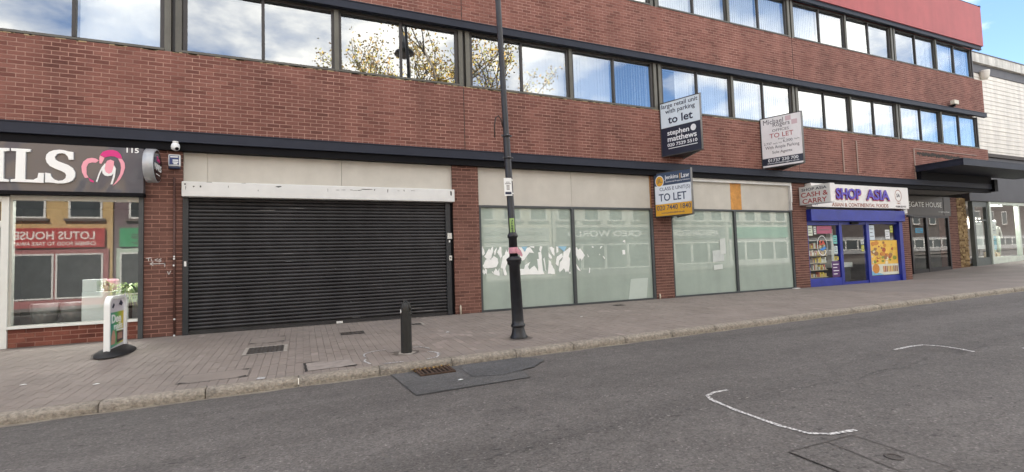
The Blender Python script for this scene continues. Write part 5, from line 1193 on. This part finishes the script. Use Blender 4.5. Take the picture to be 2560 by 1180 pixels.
arc = [R(a) for a in (-150, -130, -110, -90, -70)]
for a, b in zip(arc, arc[1:]):
    sm.poly([LP(hh[0], math.cos(a) * .0585, math.sin(a) * .0585), LP(hh[0], math.cos(b) * .0585, math.sin(b) * .0585), LP(hh[1], math.cos(b) * .0585, math.sin(b) * .0585), LP(hh[1], math.cos(a) * .0585, math.sin(a) * .0585)])
sm.build('film', pm('lime_sticker', (.30, .46, .14), .5), stk)
for i, ch_ in enumerate('JONES'):
    text(ch_, LP(1.88 - i * .042, -.022, -.0605), (.94, -.34, 0), .028, .030, M_NV, stk, bold=.03, t=.003)
rb = MB().lathe([(.0735, 1.36), (.078, 1.38), (.077, 1.44), (.0735, 1.455)], bx0, 18, axis=ax_, cap=False)
rb.prism([LP(1.44, .01, -.085), LP(1.36, .02, -.085), LP(1.30, .11, -.075), LP(1.33, .125, -.07), LP(1.41, .09, -.08)], Vector((0, .006, 0)))
tag(rb.build('pink_ribbon', pm('pink_fabric', (.62, .30, .36), .8, var=.15, vs=30), loc=tuple(LP(1.36))), 'faded pink ribbon tied round the lamp post neck', 'ribbon')
# bollard
b0 = Vector((1.34, -3.49, pav(1.34, -3.49)))
bo = thing('bollard', tuple(b0), 'fluted dark bollard with ribbed domed top at the kerb', 'bollard')
fm_ = MB(); n = 32; hs_ = [(.074, 0), (.074, .56), (.076, .60), (.074, .635), (.064, .675), (.045, .705), (.02, .718)]
for j, (r_, h) in enumerate(hs_):
    for k in range(n):
        rr = r_ * (1 + .10 * (abs(math.cos(k / n * 6.2832 * 4)) - .5)); t = k / n * 6.2832; fm_.v.append((b0.x + math.cos(t) * rr, b0.y + math.sin(t) * rr, b0.z + h))
for j in range(len(hs_) - 1):
    for k in range(n): fm_.f.append((j * n + k, j * n + (k + 1) % n, (j + 1) * n + (k + 1) % n, (j + 1) * n + k)); fm_.m.append(0); fm_.sm.append(True)
fm_.f.append(tuple((len(hs_) - 1) * n + k for k in range(n))); fm_.m.append(0); fm_.sm.append(True)
M_BOL = pm('bollard_green_black', (.019, .019, .017), .5, var=.35, vs=11, streak=.3)
fm_.build('post', M_BOL, bo)
for a in (R(-50), R(40)):
    d = Vector((math.cos(a), math.sin(a), 0)); pts = []
    for k in range(24):
        t = math.pi * k / 12; pts.append(b0 + d * (math.cos(t) * .077) + Vector((0, 0, .60 + math.sin(t) * .128)))
    MB().tube(pts, .014, 6).build('dome_rib', M_BOL, bo)
MB().box(b0.x - .085, b0.x - .068, b0.y - .045, b0.y - .025, b0.z + .57, b0.z + .615).build('reflector', M_LET, bo)
bp_ = MB(); bp_.poly([(1.215, -3.56, pav(1.2, -3.56) + .007), (1.36, -3.66, pav(1.3, -3.66) + .007), (1.475, -3.53, pav(1.47, -3.53) + .007), (1.41, -3.37, pav(1.4, -3.37) + .007), (1.25, -3.39, pav(1.25, -3.39) + .007)])
bp_.build('mortar_pad', pm('pale_pad', (.38, .34, .29), .9, var=.2, vs=15), bo)
# pavement sign
s0 = Vector((-2.60, -1.255, pav(-2.6, -1.25)))
ab = thing('pavement_sign', tuple(s0), 'white arched pavement sign with teal and yellow salon poster', 'pavement sign')
M_SW = pm('gloss_white_frame', (.86, .88, .86), .3, var=.03)
def arch(w, z0, z1, r_, k=8):
    pts = [(-w, z0), (w, z0)]
    for i in range(k + 1): t = i / k * math.pi / 2; pts.append((w - r_ + math.cos(t) * r_, z1 - r_ + math.sin(t) * r_))
    for i in range(k + 1): t = math.pi / 2 + i / k * math.pi / 2; pts.append((-w + r_ + math.cos(t) * r_, z1 - r_ + math.sin(t) * r_))
    return pts
ou, inn_ = arch(.385, .03, .865, .14), arch(.345, .06, .825, .11); fr = MB(); N_ = len(ou)
def W3(p, x): return (s0.x + x, s0.y + p[0], s0.z + p[1])
for k in range(N_):
    k2 = (k + 1) % N_
    for x in (.035, -.035): fr.poly([W3(ou[k], x), W3(ou[k2], x), W3(inn_[k2], x), W3(inn_[k], x)])
    fr.poly([W3(ou[k], .035), W3(ou[k], -.035), W3(ou[k2], -.035), W3(ou[k2], .035)]); fr.poly([W3(inn_[k], .035), W3(inn_[k2], .035), W3(inn_[k2], -.035), W3(inn_[k], -.035)])
fr.build('frame', M_SW, ab)
def grad():
    m = bpy.data.materials.new('poster_gradient'); m.use_nodes = True; t = m.node_tree; L = t.links; b = t.nodes['Principled BSDF']; b.inputs['Roughness'].default_value = .3
    g = t.nodes.new('ShaderNodeNewGeometry'); sx = t.nodes.new('ShaderNodeSeparateXYZ'); L.new(g.outputs['Position'], sx.inputs[0])
    mr = t.nodes.new('ShaderNodeMapRange'); mr.inputs[1].default_value = s0.y - .32; mr.inputs[2].default_value = s0.y + .32; L.new(sx.outputs[1], mr.inputs[0])
    rp = t.nodes.new('ShaderNodeValToRGB'); e = rp.color_ramp.elements; e[0].color = (.01, .22, .26, 1); e[1].color = (.75, .52, .02, 1); k = e.new(.5); k.color = (.10, .42, .14, 1); k = e.new(.75); k.color = (.45, .50, .04, 1)
    L.new(mr.outputs[0], rp.inputs[0]); L.new(rp.outputs[0], b.inputs['Base Color']); return m
inner = arch(.335, .09, .815, .10)
MB().prism([W3(p, .006) for p in inner], (-.012, 0, 0)).build('backing_panel', pm('pale_panel', (.62, .60, .64), .4, var=.03), ab)
pa = [(-.30, .10), (.28, .14), (.30, .62), (-.31, .62)]
MB().prism([W3(p, .010) for p in pa], (-.003, 0, 0)).build('poster', grad(), ab)
text('Dee', tuple(W3((-.02, .525), .0105)), (0, 1, 0), .40, .13, M_LET, ab, bold=.03); text('nails', tuple(W3((.06, .41), .0105)), (0, 1, 0), .36, .10, M_LET, ab, bold=.02)
MB().prism([W3(p, .0125) for p in ((-.02, .335), (.29, .325), (.29, .345), (-.02, .355))], (-.002, 0, 0)).build('white_strip', M_LET, ab)
MB().prism([W3(p, .0125) for p in ((.0, .15), (.28, .17), (.28, .315), (.0, .325))], (-.002, 0, 0)).build('photo_panel', pm('photo_dark', (.05, .03, .035), .4), ab)
for i in range(4):
    a = .03 + i * .055; MB().prism([W3(p, .0145) for p in ((a, .20), (a + .035, .20), (a + .03, .30), (a + .005, .30))], (-.0015, 0, 0)).build('finger_picture', pm('skin_print', (.52, .30, .22), .5, var=.1, vs=40), ab)
MB().prism([W3(p, .0125) for p in ((-.24, .15), (-.08, .15), (-.06, .25), (-.10, .34), (-.16, .36), (-.22, .28))], (-.002, 0, 0)).build('hand_picture', pm('skin_print', (.52, .30, .22), .5, var=.1, vs=40), ab)
MB().prism([W3(p, .0125) for p in ((-.20, .70), (-.14, .76), (-.10, .73), (-.16, .68))], (-.002, 0, 0)).build('flourish', M_NV, ab)
MB().prism([W3(p, .0125) for p in ((.08, .73), (.16, .79), (.26, .74), (.20, .70))], (-.002, 0, 0)).build('flourish', M_NV, ab)
db = MB(); secs = [(.0, .225, .50), (.03, .22, .485), (.06, .17, .43), (.08, .10, .395), (.085, .05, .385)]; n = 28
for h, ra, rb2 in secs: db.v += [(s0.x + math.cos(k / n * 6.2832) * ra, s0.y + math.sin(k / n * 6.2832) * rb2, s0.z + h + .001) for k in range(n)]
for j in range(len(secs) - 1):
    for k in range(n): db.f.append((j * n + k, j * n + (k + 1) % n, (j + 1) * n + (k + 1) % n, (j + 1) * n + k)); db.m.append(0); db.sm.append(True)
db.f.append(tuple((len(secs) - 1) * n + k for k in range(n))); db.m.append(0); db.sm.append(True)
db.build('rubber_base', pm('rubber_black', (.016, .016, .017), .6, var=.2), ab)
# grime round the feet of things and along the shop fronts
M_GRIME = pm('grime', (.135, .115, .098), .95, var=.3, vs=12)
M_DUST = pm('pale_dust', (.37, .325, .275), .95, var=.25, vs=14)
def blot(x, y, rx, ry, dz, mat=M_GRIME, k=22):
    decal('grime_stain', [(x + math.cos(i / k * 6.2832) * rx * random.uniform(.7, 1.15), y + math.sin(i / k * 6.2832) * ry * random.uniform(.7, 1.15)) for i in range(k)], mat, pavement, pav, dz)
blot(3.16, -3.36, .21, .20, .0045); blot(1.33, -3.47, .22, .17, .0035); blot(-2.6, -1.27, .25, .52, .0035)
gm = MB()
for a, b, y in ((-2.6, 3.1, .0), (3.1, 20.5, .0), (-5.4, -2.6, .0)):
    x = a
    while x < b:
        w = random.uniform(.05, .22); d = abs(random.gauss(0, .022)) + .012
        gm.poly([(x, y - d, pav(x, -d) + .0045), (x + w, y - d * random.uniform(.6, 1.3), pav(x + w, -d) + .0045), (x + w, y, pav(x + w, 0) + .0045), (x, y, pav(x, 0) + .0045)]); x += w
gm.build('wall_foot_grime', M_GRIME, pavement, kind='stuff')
dm = MB()
for i in range(46):
    x = random.gauss(2.5, .55); y = -abs(random.gauss(0, .14)) - .04; r_ = random.uniform(.012, .05)
    if x > 3.6 or x < .5: continue
    dm.poly([(x + math.cos(t / 7 * 6.2832) * r_ * random.uniform(.5, 1.2), y + math.sin(t / 7 * 6.2832) * r_ * .6 * random.uniform(.5, 1.2), pav(x, y) + .0055) for t in range(7)])
dm.build('mortar_dust', M_DUST, pavement, kind='stuff')
# litter
for i, (x, y) in enumerate(((1.62, -5.12), (-2.2, -3.3), (-3.0, -2.9), (5.2, -1.9), (2.3, -2.2))):
    z0 = road_z(x, y) + .012 if y < -4.2 else pav(x, y) + .004
    lab = ('white litter scrap lying on the asphalt repair patch', 'pale litter scrap on paving below the pavement sign', 'pale litter scrap on the paving at far left', 'pale litter scrap below the whitened shop window', 'pale litter scrap on paving left of lamp post')[i]
    tag(MB().prism([(x - .03, y, z0 + .004), (x, y - .012, z0 + .006), (x + .035, y + .004, z0 + .005), (x + .005, y + .016, z0 + .008)], (0, 0, -.003)).build('litter_scrap', M_PAPER, loc=(x, y, z0)), lab, 'litter')

# ------------------------------------------------------------------ across the street (seen as reflections)
random.seed(51)
M_WGL = pm('far_window_glass', (.05, .06, .065), .08, var=.2); M_WFR = pm('far_window_frame', (.70, .70, .67), .5)
YO = -17.0
def house(x0, x1, h, col, label, sign=None, signcol=(.3, .3, .3), tcol=None, sub=None, shopcol=(.3, .3, .3), nwin=2, uw=1.05):
    zb = kt((x0 + x1) / 2)
    t = thing('opposite_house', ((x0 + x1) / 2, YO - 4, zb), label, 'house', 'houses across the street')
    i = int(x0 * 10); wm = pm('house_wall_%d' % i, col, .8, var=.1, vs=2, streak=.12)
    MB().box(x0, x1, YO - 8, YO, zb - .5, h).build('wall', wm, t)
    MB().prism([(x0 - .1, YO + .2, h), (x1 + .1, YO + .2, h), (x1 + .1, YO - 4, h + 2.0), (x0 - .1, YO - 4, h + 2.0)], (0, -.1, .12)).build('roof', pm('far_roof', (.10, .09, .09), .8), t)
    for k in range(nwin):
        cx = x0 + (k + .5) * (x1 - x0) / nwin
        for z0, z1 in ((3.75, 5.2),) + (((6.0, 7.2),) if h > 7.6 else ()):
            w = MB().box(cx - uw / 2 - .08, cx + uw / 2 + .08, YO - .05, YO + .04, z0 - .08, z1 + .08).build('window', M_WFR, t)
            MB().box(cx - uw / 2, cx + uw / 2, YO + .041, YO + .045, z0, z1).build('pane', M_WGL, w)
            MB().box(cx - uw / 2 - .2, cx + uw / 2 + .2, YO, YO + .14, z0 - .2, z0 - .09).build('sill', pm('far_sill', (.14, .11, .10), .8), w)
    sm_m = pm('shopfront_%d' % i, shopcol, .6)
    MB().box(x0 + .12, x1 - .12, YO, YO + .10, zb, 2.3).build('shopfront', sm_m, t)
    k = max(2, int((x1 - x0) / 1.7)); ww = (x1 - x0 - .5) / k
    for j in range(k):
        a = x0 + .25 + j * ww; f = MB().box(a, a + ww - .06, YO + .101, YO + .13, zb + .35, 2.1).build('shop_window', M_WFR, t)
        MB().box(a + .07, a + ww - .13, YO + .131, YO + .135, zb + .42, 2.03).build('pane', M_WGL, f)
    if sign is not None:
        s = MB().box(x0 + .25, x1 - .25, YO, YO + .18, 2.36, 3.22).build('fascia_sign', pm('far_sign_%d' % i, signcol, .5, var=.04), t)
        tm = pm('far_text_%d' % i, tcol or (.8, .8, .8), .5, var=0); cx = (x0 + x1) / 2; W_ = (x1 - x0 - .5)
        if sign:
            text(sign, (cx, YO + .182, 2.90 if sub else 2.80), (-1, 0, 0), W_ * .80, .36 if sub else .42, tm, s, bold=.02)
        if sub: text(sub, (cx, YO + .182, 2.54), (-1, 0, 0), W_ * .82, .17, tm, s, bold=.02)
    return t
house(-34, -12.2, 7.5, (.24, .13, .10), 'brick terrace beyond the red sign, mirrored in salon window', nwin=8)
house(-11.9, -7.95, 7.4, (.56, .39, .18), 'yellow house with red takeaway sign mirrored in salon window', 'LOTUS HOUSE', (.45, .04, .04), (.85, .8, .75), 'CHINESE FOOD TO TAKE AWAY', (.34, .12, .12), 2)
house(-7.9, -3.3, 7.8, (.17, .12, .13), 'mauve house with green takeaway sign mirrored in salon window', "Lake's", (.03, .33, .13), (.05, .10, .05), 'Takeaway', (.45, .55, .45), 2)
house(-3.2, 3.2, 7.0, (.45, .43, .38), 'grey rendered house across the street, right of the mauve one', '', (.10, .11, .13), None, None, (.2, .2, .2), 3)
house(3.3, 9.2, 7.4, (.26, .12, .09), 'brick house across the street left of the design shop', '', (.35, .33, .30), None, None, (.35, .34, .32), 3)
house(9.3, 14.8, 7.8, (.58, .54, .44), 'cream house with design shop sign mirrored in whitened window', 'ngton Design Cen', (.42, .42, .40), (.06, .06, .06), None, (.5, .5, .48), 3)
house(14.9, 22.8, 8.2, (.56, .54, .49), 'pale house with CREO WORLD sign mirrored in whitened window', 'CREO WORLD', (.10, .105, .11), (.85, .86, .86), None, (.12, .12, .13), 4)
house(22.9, 30.0, 7.6, (.40, .38, .35), 'grey house with AMERICAN GOLDEN sign mirrored in third window', 'AMERICAN GOLDEN N', (.14, .14, .15), (.8, .8, .78), None, (.2, .2, .2), 4)
house(30.1, 37.0, 8.0, (.52, .50, .46), 'pale house with green board mirrored in third window', '', (.05, .24, .16), None, None, (.40, .40, .40), 4)
house(37.1, 130.0, 7.6, (.09, .075, .07), 'unseen far brick terrace, extended and darkened to cut reflections', nwin=30)  # unseen terrace, lengthened and darkened to cut bright reflections in the shop glass
# trees behind the camera, mirrored in the first-floor glass
def tree(x, y, h, label, seed):
    random.seed(seed); zb = kt(x) - .05
    t = thing('street_tree', (x, y, zb), label, 'tree', 'trees across the street')
    br = MB(); lf = MB()
    def grow(p, d, l, r_, lev):
        q = p + d * l; mid = p + d * (l * .5) + Vector((random.uniform(-.06, .06), random.uniform(-.06, .06), 0)) * l
        br.tube([p, mid, q], [r_, r_ * .85, r_ * .68], 5 if lev else 9)
        if lev >= 3:
            for i in range(24):
                c = p + d * (l * random.uniform(.2, 1.15)) + Vector((random.gauss(0, .22), random.gauss(0, .22), random.gauss(0, .2))); s = random.uniform(.05, .10)
                a = Vector((random.gauss(0, 1), random.gauss(0, 1), random.gauss(0, 1))).normalized() * s; b = a.orthogonal().normalized() * s * .7
                lf.poly([c - a, c + b * .8, c + a, c - b * .8], m=random.randrange(3))
        if lev < 4:
            for i in range(3 if lev else 5):
                ax2 = Vector((random.gauss(0, 1), random.gauss(0, 1), random.uniform(.0, .6))).normalized()
                nd = (d * (.75 if lev else .85) + ax2 * (.55 if lev else .42)).normalized()
                grow(p + d * l * random.uniform(.62, 1.0), nd, l * random.uniform(.58, .78), r_ * .55, lev + 1)
    grow(Vector((x, y, zb)), Vector((0, 0, 1)), h * .36, h * .014, 0)
    br.build('trunk', pm('grey_bark', (.14, .12, .10), .9), t)
    lf.build('crown', [pm('yellow_leaf', (.52, .38, .10), .6, var=.2), pm('amber_leaf', (.45, .26, .05), .6, var=.2), pm('olive_leaf', (.30, .29, .09), .6, var=.2)], t)
tree(5.6, -15.2, 17.0, 'autumn tree with sparse yellow leaves, mirrored beside the lantern', 5)
tree(9.4, -15.4, 16.5, 'autumn tree mirrored in the window right of the lamp post', 9)
flush_text()
